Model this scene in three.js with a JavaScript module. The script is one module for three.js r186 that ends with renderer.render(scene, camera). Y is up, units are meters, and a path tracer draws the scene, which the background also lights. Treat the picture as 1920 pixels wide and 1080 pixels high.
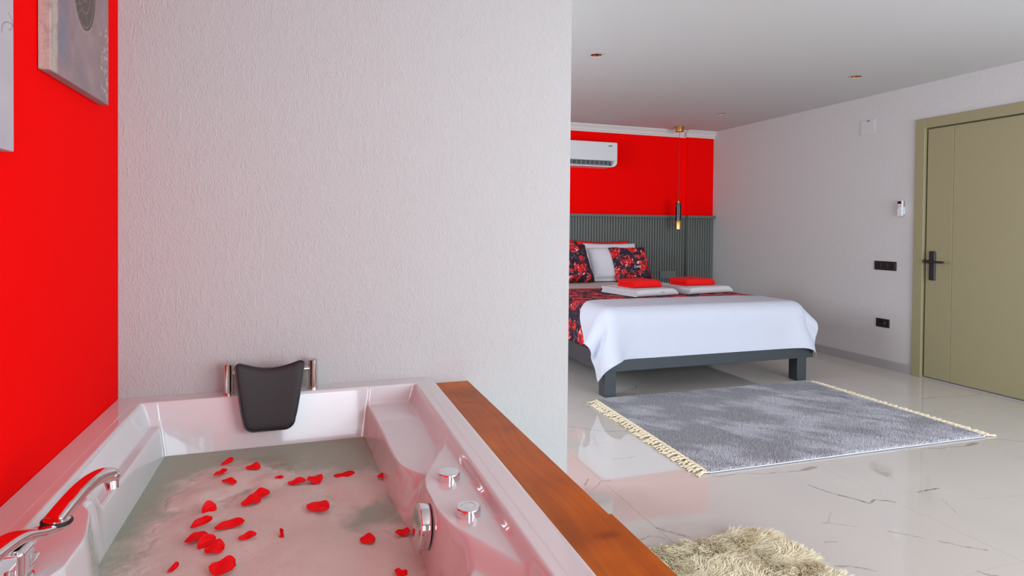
import * as THREE from 'three';
import { RoundedBoxGeometry } from 'three/addons/geometries/RoundedBoxGeometry.js';
import { mergeGeometries, mergeVertices } from 'three/addons/utils/BufferGeometryUtils.js';
import { RectAreaLightUniformsLib } from 'three/addons/lights/RectAreaLightUniformsLib.js';

// ---------------------------------------------------------------- camera, sky, daylight, exposure
const scene = new THREE.Scene();
const camera = new THREE.PerspectiveCamera(2 * Math.atan(540 / 1141.5) * 180 / Math.PI, 1920 / 1080, 0.02, 60);
camera.position.set(0, 1.2, 0);
camera.rotation.order = 'YXZ';
camera.rotation.set(-0.902 * Math.PI / 180, -18.765 * Math.PI / 180, 0.5427 * Math.PI / 180);
camera.setViewOffset(1920, 1080, 0, 93, 1920, 1080);
const renderer = new THREE.WebGLRenderer({ antialias: true });
renderer.toneMapping = THREE.LinearToneMapping;
renderer.toneMappingExposure = 0.77;
renderer.shadowMap.enabled = true;
scene.background = new THREE.Color().setRGB(0.62, 0.75, 1.0);
scene.backgroundIntensity = 1.6;
RectAreaLightUniformsLib.init();
const ZR = 1.5;                                   // inner face of the rear wall, behind the camera
const WIN = [[-0.25, 0.56, 0.0, 2.15], [1.55, 4.75, 0.0, 2.25]];   // glazed openings in it: x0, x1, y0, y1
const DAY = [7, 12.5];
const WIN3 = [-4.9, -3.0, 0.85, 2.15];            // window in the bedside wall, hidden behind the partition: z0, z1, y0, y1
{
  const [z0, z1, y0, y1] = WIN3, l = new THREE.RectAreaLight(new THREE.Color().setRGB(0.88, 0.94, 1.0), 13.5, z1 - z0 - 0.12, y1 - y0 - 0.12);
  l.position.set(-0.65, (y0 + y1) / 2, (z0 + z1) / 2); l.rotation.y = -Math.PI / 2; l.name = 'window_daylight_3'; scene.add(l);   // shines towards +x
}
WIN.forEach(([x0, x1, y0, y1], i) => {
  const l = new THREE.RectAreaLight(new THREE.Color().setRGB(0.86, 0.94, 1.02), DAY[i], x1 - x0 - 0.12, y1 - y0 - 0.12);
  l.position.set((x0 + x1) / 2, (y0 + y1) / 2, ZR + 0.02);      // shines towards -z, into the room
  l.name = 'window_daylight_' + (i + 1);
  scene.add(l);
});

// ---------------------------------------------------------------- helpers
const V3 = (x, y, z) => new THREE.Vector3(x, y, z);
function rng(seed) { let s = seed >>> 0; return () => { s = (s + 0x6D2B79F5) >>> 0; let t = s; t = Math.imul(t ^ (t >>> 15), t | 1); t ^= t + Math.imul(t ^ (t >>> 7), t | 61); return ((t ^ (t >>> 14)) >>> 0) / 4294967296; }; }
const clamp = (x, a = 0, b = 1) => Math.min(b, Math.max(a, x));
const lerp = (a, b, t) => a + (b - a) * t;
const sstep = (a, b, x) => { const t = clamp((x - a) / (b - a)); return t * t * (3 - 2 * t); };
const smin = (a, b, k) => { const h = clamp(0.5 + 0.5 * (b - a) / k); return lerp(b, a, h) - k * h * (1 - h); };
const smax = (a, b, k) => -smin(-a, -b, k);
function hash2(i, j, s = 0) { let h = Math.imul(i, 374761393) ^ Math.imul(j, 668265263) ^ Math.imul(s + 1, 2246822519); h = Math.imul(h ^ (h >>> 13), 1274126177); h ^= h >>> 16; return (h >>> 0) / 4294967296; }
function vnoise(x, y, s = 0, px = 0, py = 0) {    // value noise, periodic when px, py > 0
  let i = Math.floor(x), j = Math.floor(y); const fx = x - i, fy = y - j;
  const u = fx * fx * (3 - 2 * fx), v = fy * fy * (3 - 2 * fy);
  const w = (a, p) => (p ? ((a % p) + p) % p : a);
  const a = hash2(w(i, px), w(j, py), s), b = hash2(w(i + 1, px), w(j, py), s), c = hash2(w(i, px), w(j + 1, py), s), d = hash2(w(i + 1, px), w(j + 1, py), s);
  return a + (b - a) * u + (c - a) * v + (a - b - c + d) * u * v;
}
function fbm(x, y, oct = 4, s = 0) { let a = 0.5, r = 0, n = 0; for (let k = 0; k < oct; k++) { r += a * vnoise(x, y, s + k * 7); n += a; a *= 0.5; x = x * 2.03 + 11.3; y = y * 2.03 + 5.7; } return r / n; }
function curve(pts) {                              // smooth single-valued interpolation through [t, v] pairs
  return (t) => {
    if (t <= pts[0][0]) return pts[0][1];
    const n = pts.length; if (t >= pts[n - 1][0]) return pts[n - 1][1];
    let i = 0; while (pts[i + 1][0] < t) i++;
    const m = (k) => { if (k <= 0 || k >= n - 1) return 0; const a = (pts[k][1] - pts[k - 1][1]) / (pts[k][0] - pts[k - 1][0]), b = (pts[k + 1][1] - pts[k][1]) / (pts[k + 1][0] - pts[k][0]); return a * b <= 0 ? 0 : 2 * a * b / (a + b); };
    const h = pts[i + 1][0] - pts[i][0], u = (t - pts[i][0]) / h, u2 = u * u, u3 = u2 * u;
    return pts[i][1] * (2 * u3 - 3 * u2 + 1) + m(i) * h * (u3 - 2 * u2 + u) + pts[i + 1][1] * (3 * u2 - 2 * u3) + m(i + 1) * h * (u3 - u2);
  };
}
const taken = {};
function numbered(name) { const n = taken[name] = (taken[name] ?? -1) + 1; return n ? `${name}_${String(n).padStart(3, '0')}` : name; }
function tag(o, label, category, group) { o.userData.label = label; o.userData.category = category; if (group) o.userData.group = group; return o; }
function thing(name, label, category, pos = [0, 0, 0], turn = 0, group) { const g = new THREE.Group(); g.name = numbered(name); g.position.set(...pos); g.rotation.y = turn; scene.add(g); return tag(g, label, category, group); }
function solo(name, geo, mat, label, category, group) { const m = new THREE.Mesh(geo, mat); m.name = numbered(name); scene.add(m); return tag(m, label, category, group); }
function part(name, geo, mat, parent, label) { const m = new THREE.Mesh(geo, mat); m.name = name; if (label) m.userData.label = label; parent.add(m); return m; }
function struct(name, geo, mat, label) { const m = geo ? new THREE.Mesh(geo, mat) : new THREE.Group(); m.name = name; m.userData.kind = 'structure'; if (label) m.userData.label = label; scene.add(m); return m; }
const box = (x0, x1, y0, y1, z0, z1) => { const g = new THREE.BoxGeometry(x1 - x0, y1 - y0, z1 - z0); g.translate((x0 + x1) / 2, (y0 + y1) / 2, (z0 + z1) / 2); return g; };
const rbox = (x0, x1, y0, y1, z0, z1, r = 0.005, s = 3) => { const g = new RoundedBoxGeometry(x1 - x0, y1 - y0, z1 - z0, s, r); g.translate((x0 + x1) / 2, (y0 + y1) / 2, (z0 + z1) / 2); return g; };
const cyl = (r0, r1, h, n = 32) => new THREE.CylinderGeometry(r0, r1, h, n);
const at = (g, x, y, z) => g.translate(x, y, z);
function merge(list) { return mergeGeometries(list.map((g) => { const q = g.index ? g.toNonIndexed() : g; for (const k of Object.keys(q.attributes)) if (!['position', 'normal', 'uv'].includes(k)) q.deleteAttribute(k); return q; })); }
function metreUV(g, s = 1) {                       // uv in metres from the dominant axis of each face
  const q = g.index ? g.toNonIndexed() : g, p = q.attributes.position, uv = new Float32Array(p.count * 2), a = V3(), b = V3(), c = V3();
  for (let i = 0; i < p.count; i += 3) {
    a.fromBufferAttribute(p, i); b.fromBufferAttribute(p, i + 1); c.fromBufferAttribute(p, i + 2);
    const n = b.clone().sub(a).cross(c.clone().sub(a)), ax = Math.abs(n.x), ay = Math.abs(n.y), az = Math.abs(n.z);
    [a, b, c].forEach((v, k) => { const [u, w] = ax >= ay && ax >= az ? [v.z, v.y] : ay >= az ? [v.x, v.z] : [v.x, v.y]; uv[2 * (i + k)] = u / s; uv[2 * (i + k) + 1] = w / s; });
  }
  q.setAttribute('uv', new THREE.BufferAttribute(uv, 2)); return q;
}
function gridGeo(nu, nv, f, uvf) {                 // (nu+1) x (nv+1) points; f(u, v) -> [x, y, z]
  const P = [], U = [], I = [];
  for (let j = 0; j <= nv; j++) for (let i = 0; i <= nu; i++) { const u = i / nu, v = j / nv; P.push(...f(u, v, i, j)); U.push(...(uvf ? uvf(u, v, i, j) : [u, v])); }
  for (let j = 0; j < nv; j++) for (let i = 0; i < nu; i++) { const a = j * (nu + 1) + i, b = a + 1, c = a + nu + 1, d = c + 1; I.push(a, b, d, a, d, c); }
  const g = new THREE.BufferGeometry(); g.setAttribute('position', new THREE.Float32BufferAttribute(P, 3)); g.setAttribute('uv', new THREE.Float32BufferAttribute(U, 2)); g.setIndex(I); g.computeVertexNormals(); return g;
}
function solidify(g, nu, nv, t) {                  // gives a grid sheet thickness t, behind its normals
  const p = g.attributes.position, n = g.attributes.normal, uv = g.attributes.uv, c = p.count, P = [], U = [], I = [...g.index.array];
  for (let i = 0; i < c; i++) { P.push(p.getX(i), p.getY(i), p.getZ(i)); U.push(uv.getX(i), uv.getY(i)); }
  for (let i = 0; i < c; i++) { P.push(p.getX(i) - n.getX(i) * t, p.getY(i) - n.getY(i) * t, p.getZ(i) - n.getZ(i) * t); U.push(uv.getX(i), uv.getY(i)); }
  const k = g.index.array; for (let i = 0; i < k.length; i += 3) I.push(k[i] + c, k[i + 2] + c, k[i + 1] + c);
  const e = (a, b) => I.push(a, a + c, b + c, a, b + c, b);
  for (let i = 0; i < nu; i++) { e(i, i + 1); e(nv * (nu + 1) + i + 1, nv * (nu + 1) + i); }
  for (let j = 0; j < nv; j++) { e((j + 1) * (nu + 1), j * (nu + 1)); e(j * (nu + 1) + nu, (j + 1) * (nu + 1) + nu); }
  const r = new THREE.BufferGeometry(); r.setAttribute('position', new THREE.Float32BufferAttribute(P, 3)); r.setAttribute('uv', new THREE.Float32BufferAttribute(U, 2)); r.setIndex(I); r.computeVertexNormals(); return r;
}
const tube = (pts, r, seg = 32, rad = 10, closed = false) => new THREE.TubeGeometry(new THREE.CatmullRomCurve3(pts.map((p) => V3(...p)), closed), seg, r, rad, closed);

// ---------------------------------------------------------------- textures
function dataTex(w, h, f, srgb = false) {
  const d = new Uint8Array(w * h * 4);
  for (let j = 0; j < h; j++) for (let i = 0; i < w; i++) { const c = f(i / w, j / h, i, j), k = 4 * (j * w + i); if (typeof c === 'number') { d[k] = d[k + 1] = d[k + 2] = clamp(c) * 255; d[k + 3] = 255; } else { d[k] = c[0]; d[k + 1] = c[1]; d[k + 2] = c[2]; d[k + 3] = c[3] ?? 255; } }
  const t = new THREE.DataTexture(d, w, h); t.wrapS = t.wrapT = THREE.RepeatWrapping; t.magFilter = THREE.LinearFilter; t.minFilter = THREE.LinearMipmapLinearFilter; t.generateMipmaps = true; if (srgb) t.colorSpace = THREE.SRGBColorSpace; t.needsUpdate = true; return t;
}
function canvasTex(w, h, draw) { const c = document.createElement('canvas'); c.width = w; c.height = h; draw(c.getContext('2d'), w, h); const t = new THREE.CanvasTexture(c); t.colorSpace = THREE.SRGBColorSpace; t.wrapS = t.wrapT = THREE.RepeatWrapping; t.magFilter = THREE.LinearFilter; return t; }

// combed plaster: short vertical drips over a fine grain; one tile is 2 m x 2 m
const plaster = dataTex(2048, 2048, (u, v) => {
  const warp = vnoise(u * 120, v * 90, 3, 120, 90) * 0.7;
  const s1 = vnoise(u * 420 + warp, v * 110, 1, 420, 110), s2 = vnoise(u * 640 + warp, v * 300, 5, 640, 300), g = vnoise(u * 900, v * 800, 9, 900, 800);
  const ridge = Math.pow(1 - Math.abs(2 * s1 - 1), 2.5) * sstep(0.3, 0.75, vnoise(u * 150, v * 70, 13, 150, 70));
  return 0.2 + 0.34 * ridge + 0.3 * s2 + 0.16 * g;
});
plaster.repeat.set(0.5, 0.5);
const grain = dataTex(512, 512, (u, v) => 0.5 * vnoise(u * 256, v * 256, 2, 256, 256) + 0.3 * vnoise(u * 90, v * 90, 4, 90, 90) + 0.2 * vnoise(u * 24, v * 24, 6, 24, 24));
const clothBump = dataTex(512, 512, (u, v) => 0.5 + 0.22 * Math.sin(u * 512 * Math.PI / 2) * Math.sin(v * 512 * Math.PI / 2) + 0.28 * (vnoise(u * 128, v * 128, 8, 128, 128) - 0.5));
const rep = (t, x, y = x) => { const c = t.clone(); c.repeat.set(x, y); c.needsUpdate = true; return c; };

// wood of the ledge: long grain along v (metres), knots and streaks
const woodTex = dataTex(512, 2048, (u, v) => {
  const w = vnoise(u * 3, v * 8, 31) * 0.5, a = vnoise((u + w * 0.25) * 40, v * 10 + w, 21), b = vnoise((u + w * 0.2) * 120, v * 26, 22), c = fbm(u * 3 + w, v * 18, 3, 23);
  let t = 0.24 * a + 0.16 * b + 0.8 * (c - 0.5); t = clamp(t + 0.3);
  const k = Math.max(0, 1 - Math.hypot((u - 0.22) * 9, (v - 0.84) * 130)) + Math.max(0, 1 - Math.hypot((u - 0.3) * 9, (v - 0.44) * 130));
  t = clamp(t - 0.5 * k);
  return [lerp(146, 220, t), lerp(72, 120, t), lerp(12, 24, t)];
}, true);

// the marble: veins run where they run on the floor, x from -0.63 to 4.85 and z from 1.5 to -6.5
const FX0 = -0.63, FX1 = 4.85, FZ0 = -6.5, FZ1 = 1.5;
const XJ = [FX0, 0.2, 1.345, 2.492, 3.65, FX1], ZP = 0.785;
const marbleTex = canvasTex(2048, 2048, (c, W, H) => {
  c.fillStyle = 'rgb(222,219,215)'; c.fillRect(0, 0, W, H);
  const r = rng(77), X = (x) => (x - FX0) / (FX1 - FX0) * W, Y = (z) => (z - FZ0) / (FZ1 - FZ0) * H;
  for (let k = 0; k < 160; k++) { const x = r() * W, y = r() * H, a = 30 + r() * 130; const g = c.createRadialGradient(x, y, 0, x, y, a); const d = r() < 0.5; g.addColorStop(0, d ? 'rgba(208,206,204,0.28)' : 'rgba(234,231,226,0.3)'); g.addColorStop(1, 'rgba(220,218,215,0)'); c.fillStyle = g; c.fillRect(x - a, y - a, 2 * a, 2 * a); }
  const vein = (pts, w = 2.2, col = [140, 132, 128], al = 0.62) => {
    for (let k = 0; k + 1 < pts.length; k++) {
      const [x0, z0] = pts[k], [x1, z1] = pts[k + 1], n = Math.max(3, Math.ceil(Math.hypot(x1 - x0, z1 - z0) / 0.02));
      let px = X(x0), py = Y(z0);
      for (let i = 1; i <= n; i++) { const t = i / n, qx = X(lerp(x0, x1, t)) + (i < n ? (r() - 0.5) * 2.6 : 0), qy = Y(lerp(z0, z1, t)) + (i < n ? (r() - 0.5) * 2.2 : 0); c.strokeStyle = `rgba(${col[0]},${col[1]},${col[2]},${al * (0.55 + 0.45 * r())})`; c.lineWidth = w * 0.75 * (0.5 + r() * 0.8); c.beginPath(); c.moveTo(px, py); c.lineTo(qx, qy); c.stroke(); px = qx; py = qy; }
    }
  };
  vein([[1.522, -3.38], [1.591, -3.316], [1.675, -3.248], [1.731, -3.222], [1.95, -3.16]], 3);
  vein([[1.529, -2.828], [1.594, -2.818], [1.663, -2.83]], 1.8);
  vein([[1.244, -2.571], [1.294, -2.635]], 3, [150, 135, 130]); vein([[1.256, -2.516], [1.301, -2.553], [1.342, -2.596], [1.385, -2.588], [1.391, -2.568]], 2, [165, 145, 140]);
  vein([[1.346, -2.122], [1.357, -2.096], [1.397, -2.043], [1.428, -2.009]], 3.4); vein([[1.346, -2.118], [1.39, -2.07], [1.43, -2.01]], 1.4); vein([[1.2, -2.05], [1.259, -2.057], [1.278, -2.067], [1.309, -2.053], [1.333, -2.027]], 2);
  for (const dx of [0, 1.172]) {
    vein([[1.881 + dx, -2.497], [1.935 + dx, -2.465], [2.029 + dx, -2.473], [2.174 + dx, -2.423], [2.245 + dx, -2.421], [2.352 + dx, -2.405], [2.4 + dx, -2.409]], 2.4);
    c.fillStyle = 'rgba(160,150,146,0.7)'; c.beginPath(); [[2.34, -2.404], [2.4, -2.425], [2.449, -2.436], [2.488, -2.421], [2.46, -2.408], [2.4, -2.398]].forEach(([x, z], k) => (k ? c.lineTo(X(x + dx), Y(z)) : c.moveTo(X(x + dx), Y(z)))); c.fill();
  }
  vein([[2.263, -2.258], [2.271, -2.222], [2.291, -2.165], [2.343, -2.076], [2.368, -2.021]], 3, [96, 86, 86], 0.9); vein([[2.35, -2.05], [2.368, -2.021], [2.4, -2.035], [2.424, -2.042], [2.465, -2.021], [2.489, -1.991]], 3, [110, 98, 96], 0.85);
  vein([[2.685, -2.041], [2.751, -2.045], [2.828, -2.041]], 2.6, [96, 96, 98], 0.9); vein([[2.712, -1.943], [2.685, -1.891], [2.649, -1.836]], 1.6);
  vein([[2.018, -1.945], [2.045, -1.936], [2.134, -1.874]], 2); vein([[2.134, -2.007], [2.084, -1.967], [2.03, -1.93]], 1.3); vein([[2.22, -1.808], [2.261, -1.768], [2.304, -1.723]], 1.8);
  vein([[2.341, -1.691], [2.373, -1.654], [2.395, -1.624], [2.454, -1.583]], 2.6); vein([[1.803, -1.678], [1.854, -1.661], [1.892, -1.633], [1.921, -1.604]], 3); vein([[2.268, -1.496], [2.27, -1.473], [2.289, -1.455], [2.36, -1.4]], 2.6, [96, 92, 96]);
  vein([[3.7, -2.47], [3.794, -2.445], [3.876, -2.401], [3.95, -2.33]], 2.2, [140, 112, 104]); vein([[4.23, -3.192], [4.374, -3.198], [4.497, -3.161], [4.673, -3.142], [4.816, -3.169]], 2.6); vein([[4.19, -2.867], [4.235, -2.83]], 2.4);
  vein([[2.214, -3.962], [2.283, -4.018], [2.361, -4.035], [2.421, -4.112]], 3, [110, 108, 106]); vein([[2.361, -4.035], [2.6, -4.06]], 1.5); vein([[1.9, -1.811], [1.912, -1.819], [1.956, -1.805]], 1.6);
  vein([[1.345, -3.75], [1.7, -3.72], [1.95, -3.7]], 1.2, [165, 160, 155]); vein([[2.6, -2.1], [2.9, -1.9], [3.3, -1.85]], 1, [170, 168, 166]); vein([[3.2, -3.0], [3.8, -2.9], [4.3, -2.95]], 1, [170, 160, 155]);
  c.fillStyle = 'rgba(180,178,176,0.4)'; c.beginPath(); [[2.74, -2.325], [2.7, -2.261], [2.703, -2.211], [2.762, -2.239], [2.74, -2.27]].forEach(([x, z], k) => (k ? c.lineTo(X(x), Y(z)) : c.moveTo(X(x), Y(z)))); c.fill();
  for (let k = 0; k < 46; k++) {                   // the rest of the floor, out of the photograph's sight
    const x = lerp(FX0, FX1, r()), z = r() < 0.6 ? lerp(-1.2, FZ1, r()) : lerp(FZ0, -4.4, r()), a = r() * 1.2 - 0.4, l = 0.15 + r() * 0.5; if (x > 1.2 && z < -1.4 && z > -4.2) continue;
    vein([[x, z], [x + l * 0.5 * Math.cos(a), z + l * 0.5 * Math.sin(a) + (r() - 0.5) * 0.1], [x + l * Math.cos(a), z + l * Math.sin(a)]], 1 + r() * 2);
  }
});
marbleTex.wrapS = marbleTex.wrapT = THREE.ClampToEdgeWrapping;

// floral print: roses in reds over plum black; one tile is 0.62 m
const floralTex = canvasTex(1024, 1024, (c, W) => {
  const r = rng(5); c.fillStyle = 'rgb(34,22,38)'; c.fillRect(0, 0, W, W);
  const wrap = (x, y, R, f) => { for (const dx of [-W, 0, W]) for (const dy of [-W, 0, W]) if (x + dx + R > 0 && x + dx - R < W && y + dy + R > 0 && y + dy - R < W) { c.save(); c.translate(x + dx, y + dy); f(); c.restore(); } };
  const leaf = (x, y, a, l, col) => wrap(x, y, l, () => { c.rotate(a); c.fillStyle = col; c.beginPath(); c.moveTo(0, 0); c.quadraticCurveTo(l * 0.5, -l * 0.32, l, 0); c.quadraticCurveTo(l * 0.5, l * 0.32, 0, 0); c.fill(); c.strokeStyle = 'rgba(30,20,34,0.6)'; c.lineWidth = 2; c.beginPath(); c.moveTo(0, 0); c.lineTo(l, 0); c.stroke(); });
  for (let k = 0; k < 210; k++) { const t = r(), col = t < 0.45 ? 'rgba(92,66,92,0.85)' : t < 0.7 ? 'rgba(150,120,134,0.75)' : t < 0.85 ? 'rgba(118,18,34,0.9)' : 'rgba(66,52,66,0.9)'; leaf(r() * W, r() * W, r() * 6.28, 26 + r() * 62, col); }
  const rose = (x, y, R) => {
    const seed = Math.floor(r() * 1e6);
    wrap(x, y, R * 1.4, () => {
      const q = rng(seed), reds = ['rgb(236,20,24)', 'rgb(214,12,20)', 'rgb(150,8,18)', 'rgb(250,58,54)', 'rgb(96,6,20)', 'rgb(248,132,132)', 'rgb(252,196,196)'];
      for (let k = 0; k < 70; k++) { // overlapping petals, ragged outline, from the rim inwards
        const d = R * (1 - k / 74) * (0.8 + 0.35 * q()), a = q() * 6.283, t = q(), s = R * (0.13 + 0.2 * q()) * (1 - 0.35 * k / 70);
        c.save(); c.translate(Math.cos(a) * d, Math.sin(a) * d); c.rotate(a + 1.57 + (q() - 0.5) * 1.6);
        c.fillStyle = reds[t < 0.36 ? 0 : t < 0.56 ? 1 : t < 0.68 ? 2 : t < 0.8 ? 3 : t < 0.88 ? 4 : t < 0.95 ? 5 : 6];
        c.beginPath(); c.moveTo(-s, 0); c.bezierCurveTo(-s * 0.7, -s * 0.9 * q(), s * 0.6, -s * (0.5 + 0.6 * q()), s, s * 0.1); c.bezierCurveTo(s * 0.5, s * 0.55, -s * 0.4, s * 0.6, -s, 0); c.fill(); c.restore();
      }
    });
  };
  for (const [x, y, R] of [[170, 190, 128], [520, 110, 116], [820, 250, 136], [380, 400, 132], [690, 500, 120], [120, 600, 124], [930, 640, 116], [430, 760, 134], [770, 850, 126], [150, 900, 104], [610, 310, 54], [270, 620, 56], [960, 420, 58], [560, 960, 70], [300, 70, 60], [900, 60, 64], [580, 640, 50]]) rose(x, y, R);
  for (let k = 0; k < 260; k++) { const x = r() * W, y = r() * W, s = 5 + r() * 16, t = r(), col = t < 0.4 ? 'rgba(232,196,202,0.8)' : t < 0.7 ? 'rgba(222,40,48,0.9)' : 'rgba(150,116,132,0.8)'; for (let i = 0; i < 4; i++) leaf(x, y, i * 1.57 + r(), s, col); }
});

// ---------------------------------------------------------------- materials
const lin = (r, g, b) => new THREE.Color().setRGB(r, g, b);
const std = (col, rough, o = {}) => new THREE.MeshStandardMaterial({ color: col, roughness: rough, ...o });
const phy = (col, rough, o = {}) => new THREE.MeshPhysicalMaterial({ color: col, roughness: rough, ...o });
const M = {
  plaster: std(lin(0.468, 0.476, 0.466), 0.85, { bumpMap: plaster, bumpScale: 0.0026 }),
  wall: std(lin(0.53, 0.535, 0.525), 0.85, { bumpMap: plaster, bumpScale: 0.0012 }),
  ceiling: std(lin(0.55, 0.55, 0.54), 0.9, { bumpMap: rep(grain, 2), bumpScale: 0.0005 }),
  red: phy(lin(0.93, 0.0004, 0.0004), 0.9, { specularIntensity: 0.15, bumpMap: rep(grain, 3), bumpScale: 0.0006 }),
  moulding: std(lin(0.64, 0.62, 0.6), 0.5),
  marble: phy(lin(0.83, 0.81, 0.78), 0.028, { map: marbleTex, ior: 1.6 }),
  marbleSkirt: phy(lin(0.36, 0.36, 0.355), 0.15, { bumpMap: rep(grain, 1), bumpScale: 0.0001 }),
  coverPlate: std(lin(0.55, 0.545, 0.54), 0.6),
  grout: std(lin(0.36, 0.34, 0.32), 0.9),
  door: std(lin(0.29, 0.268, 0.148), 0.45, { bumpMap: rep(grain, 5), bumpScale: 0.0003 }),
  bulbGlass: std(lin(0.2, 0.19, 0.18), 0.15),
  black: std(lin(0.012, 0.012, 0.014), 0.4),
  blackGloss: std(lin(0.018, 0.016, 0.018), 0.22),
  pad: std(lin(0.022, 0.021, 0.022), 0.42, { bumpMap: rep(grain, 12), bumpScale: 0.0004 }),
  acrylic: phy(lin(0.7, 0.71, 0.71), 0.08, { clearcoat: 0.6, clearcoatRoughness: 0.03 }),
  chrome: std(lin(0.82, 0.82, 0.83), 0.05, { metalness: 1 }),
  nickel: std(lin(0.62, 0.58, 0.53), 0.16, { metalness: 1 }),
  rubber: std(lin(0.01, 0.01, 0.01), 0.6),
  wood: phy(lin(0.95, 0.9, 0.8), 0.42, { specularIntensity: 0.45, map: woodTex, bumpMap: rep(grain, 4, 1), bumpScale: 0.0003 }),
  slate: std(lin(0.118, 0.13, 0.117), 0.55, { bumpMap: rep(grain, 4), bumpScale: 0.0003 }),
  bedframe: std(lin(0.043, 0.055, 0.062), 0.45, { bumpMap: rep(grain, 4), bumpScale: 0.0003 }),
  brass: std(lin(0.75, 0.5, 0.16), 0.22, { metalness: 1 }),
  linen: std(lin(0.68, 0.69, 0.73), 0.9, { bumpMap: rep(clothBump, 6), bumpScale: 0.0006 }),
  sheet: std(lin(0.62, 0.58, 0.57), 0.9, { bumpMap: rep(clothBump, 6), bumpScale: 0.0004 }),
  towelWhite: std(lin(0.7, 0.69, 0.72), 1, { bumpMap: rep(grain, 8), bumpScale: 0.002 }),
  towelRed: std(lin(0.88, 0.001, 0.001), 1, { bumpMap: rep(grain, 8), bumpScale: 0.002 }),
  redCloth: std(lin(0.85, 0.002, 0.002), 0.85, { bumpMap: rep(clothBump, 6), bumpScale: 0.0004 }),
  floral: std(lin(1, 1, 1), 0.75, { map: floralTex, bumpMap: rep(clothBump, 6), bumpScale: 0.0003 }),
  plastic: std(lin(0.66, 0.67, 0.68), 0.3),
  plasticGrey: std(lin(0.13, 0.145, 0.138), 0.5),
  finGrey: std(lin(0.3, 0.32, 0.31), 0.5),
  glass: phy(lin(1, 1, 1), 0, { transmission: 1, thickness: 0, ior: 1.5 }),
  copper: std(lin(0.5, 0.16, 0.05), 0.3, { metalness: 1 }),
  cream: std(lin(0.86, 0.76, 0.56), 0.9),
  petal: phy(lin(0.86, 0.002, 0.006), 0.55, { side: THREE.DoubleSide, specularIntensity: 0.4 }),
  concrete: std(lin(0.5, 0.48, 0.45), 0.9),
};

// ---------------------------------------------------------------- the setting
const CH = 2.435, XL = -0.63, XR = 4.85, ZF = -6.5, ZP0 = -2.5;
const floor = struct('floor', box(XL - 0.12, XR + 0.12, -0.16, -0.003, ZF - 0.12, ZR + 0.2), M.grout, 'pale grout bed under the marble tiles');
{
  const zs = [FZ0]; for (let z = -1.49 - 6 * ZP; z < FZ1; z += ZP) zs.push(z); zs.push(FZ1);
  for (let j = 0; j + 1 < zs.length; j++) for (let i = 0; i + 1 < XJ.length; i++) {
    const e = 0.0008, g = box(XJ[i] + e, XJ[i + 1] - e, -0.003, 0, zs[j] + e, zs[j + 1] - e), p = g.attributes.position, uv = g.attributes.uv;
    for (let k = 0; k < p.count; k++) uv.setXY(k, (p.getX(k) - FX0) / (FX1 - FX0), 1 - (p.getZ(k) - FZ0) / (FZ1 - FZ0));
    part(numbered('tile'), g, M.marble, floor);
  }
}
const LIGHTS = [[1.944, -3.907], [4.137, -3.722], [4.15, -5.388]];
{
  const s = new THREE.Shape([[XL - 0.12, -(ZR + 0.2)], [XR + 0.12, -(ZR + 0.2)], [XR + 0.12, -(ZF - 0.12)], [XL - 0.12, -(ZF - 0.12)]].map(([x, y]) => new THREE.Vector2(x, y)));
  for (const [x, z] of LIGHTS) { const h = new THREE.Path(); h.absarc(x, -z, 0.041, 0, Math.PI * 2, true); s.holes.push(h); }
  const g = new THREE.ExtrudeGeometry(s, { depth: 0.14, bevelEnabled: false, curveSegments: 24 }); g.rotateX(-Math.PI / 2); g.translate(0, CH, 0);
  struct('ceiling', metreUV(g), M.ceiling, 'plain white ceiling with recessed downlights');
}
struct('wall_left', metreUV(box(XL - 0.12, XL, 0, CH, ZP0 - 0.06, ZR)), M.red, 'bright red wall beside the bathtub');
struct('wall_partition', metreUV(box(XL, 1.121, 0, CH, ZP0 - 0.12, ZP0)), M.plaster, 'white combed-plaster partition behind the bathtub');
{
  const [z0, z1, y0, y1] = WIN3, X0 = XL - 0.12;
  struct('wall_bedside', metreUV(merge([box(X0, XL, 0, y0, ZF, ZP0 - 0.06), box(X0, XL, y1, CH, ZF, ZP0 - 0.06), box(X0, XL, y0, y1, ZF, z0), box(X0, XL, y0, y1, z1, ZP0 - 0.06)])), M.plaster, 'white plaster wall at the far side of the bed');
  const w = struct('window_3', null, null, 'bedroom window hidden behind the partition');
  for (const [a, b] of [[z0, (z0 + z1) / 2], [(z0 + z1) / 2, z1]]) {
    part('window_frame', merge([box(X0 + 0.02, X0 + 0.07, y0, y1, a, a + 0.05), box(X0 + 0.02, X0 + 0.07, y0, y1, b - 0.05, b), box(X0 + 0.02, X0 + 0.07, y0, y0 + 0.05, a + 0.05, b - 0.05), box(X0 + 0.02, X0 + 0.07, y1 - 0.05, y1, a + 0.05, b - 0.05)]), M.black, w);
    part('pane', box(X0 + 0.043, X0 + 0.047, y0 + 0.05, y1 - 0.05, a + 0.05, b - 0.05), M.glass, w);
  }
}
struct('wall_far', metreUV(box(XL - 0.12, XR + 0.12, 0, CH, ZF - 0.12, ZF)), M.red, 'bright red wall above the headboard');
struct('wall_pier', metreUV(box(4.478, XR, 0, CH, ZF, ZF + 0.06)), M.red, 'shallow red pier in the corner above the headboard');
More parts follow.
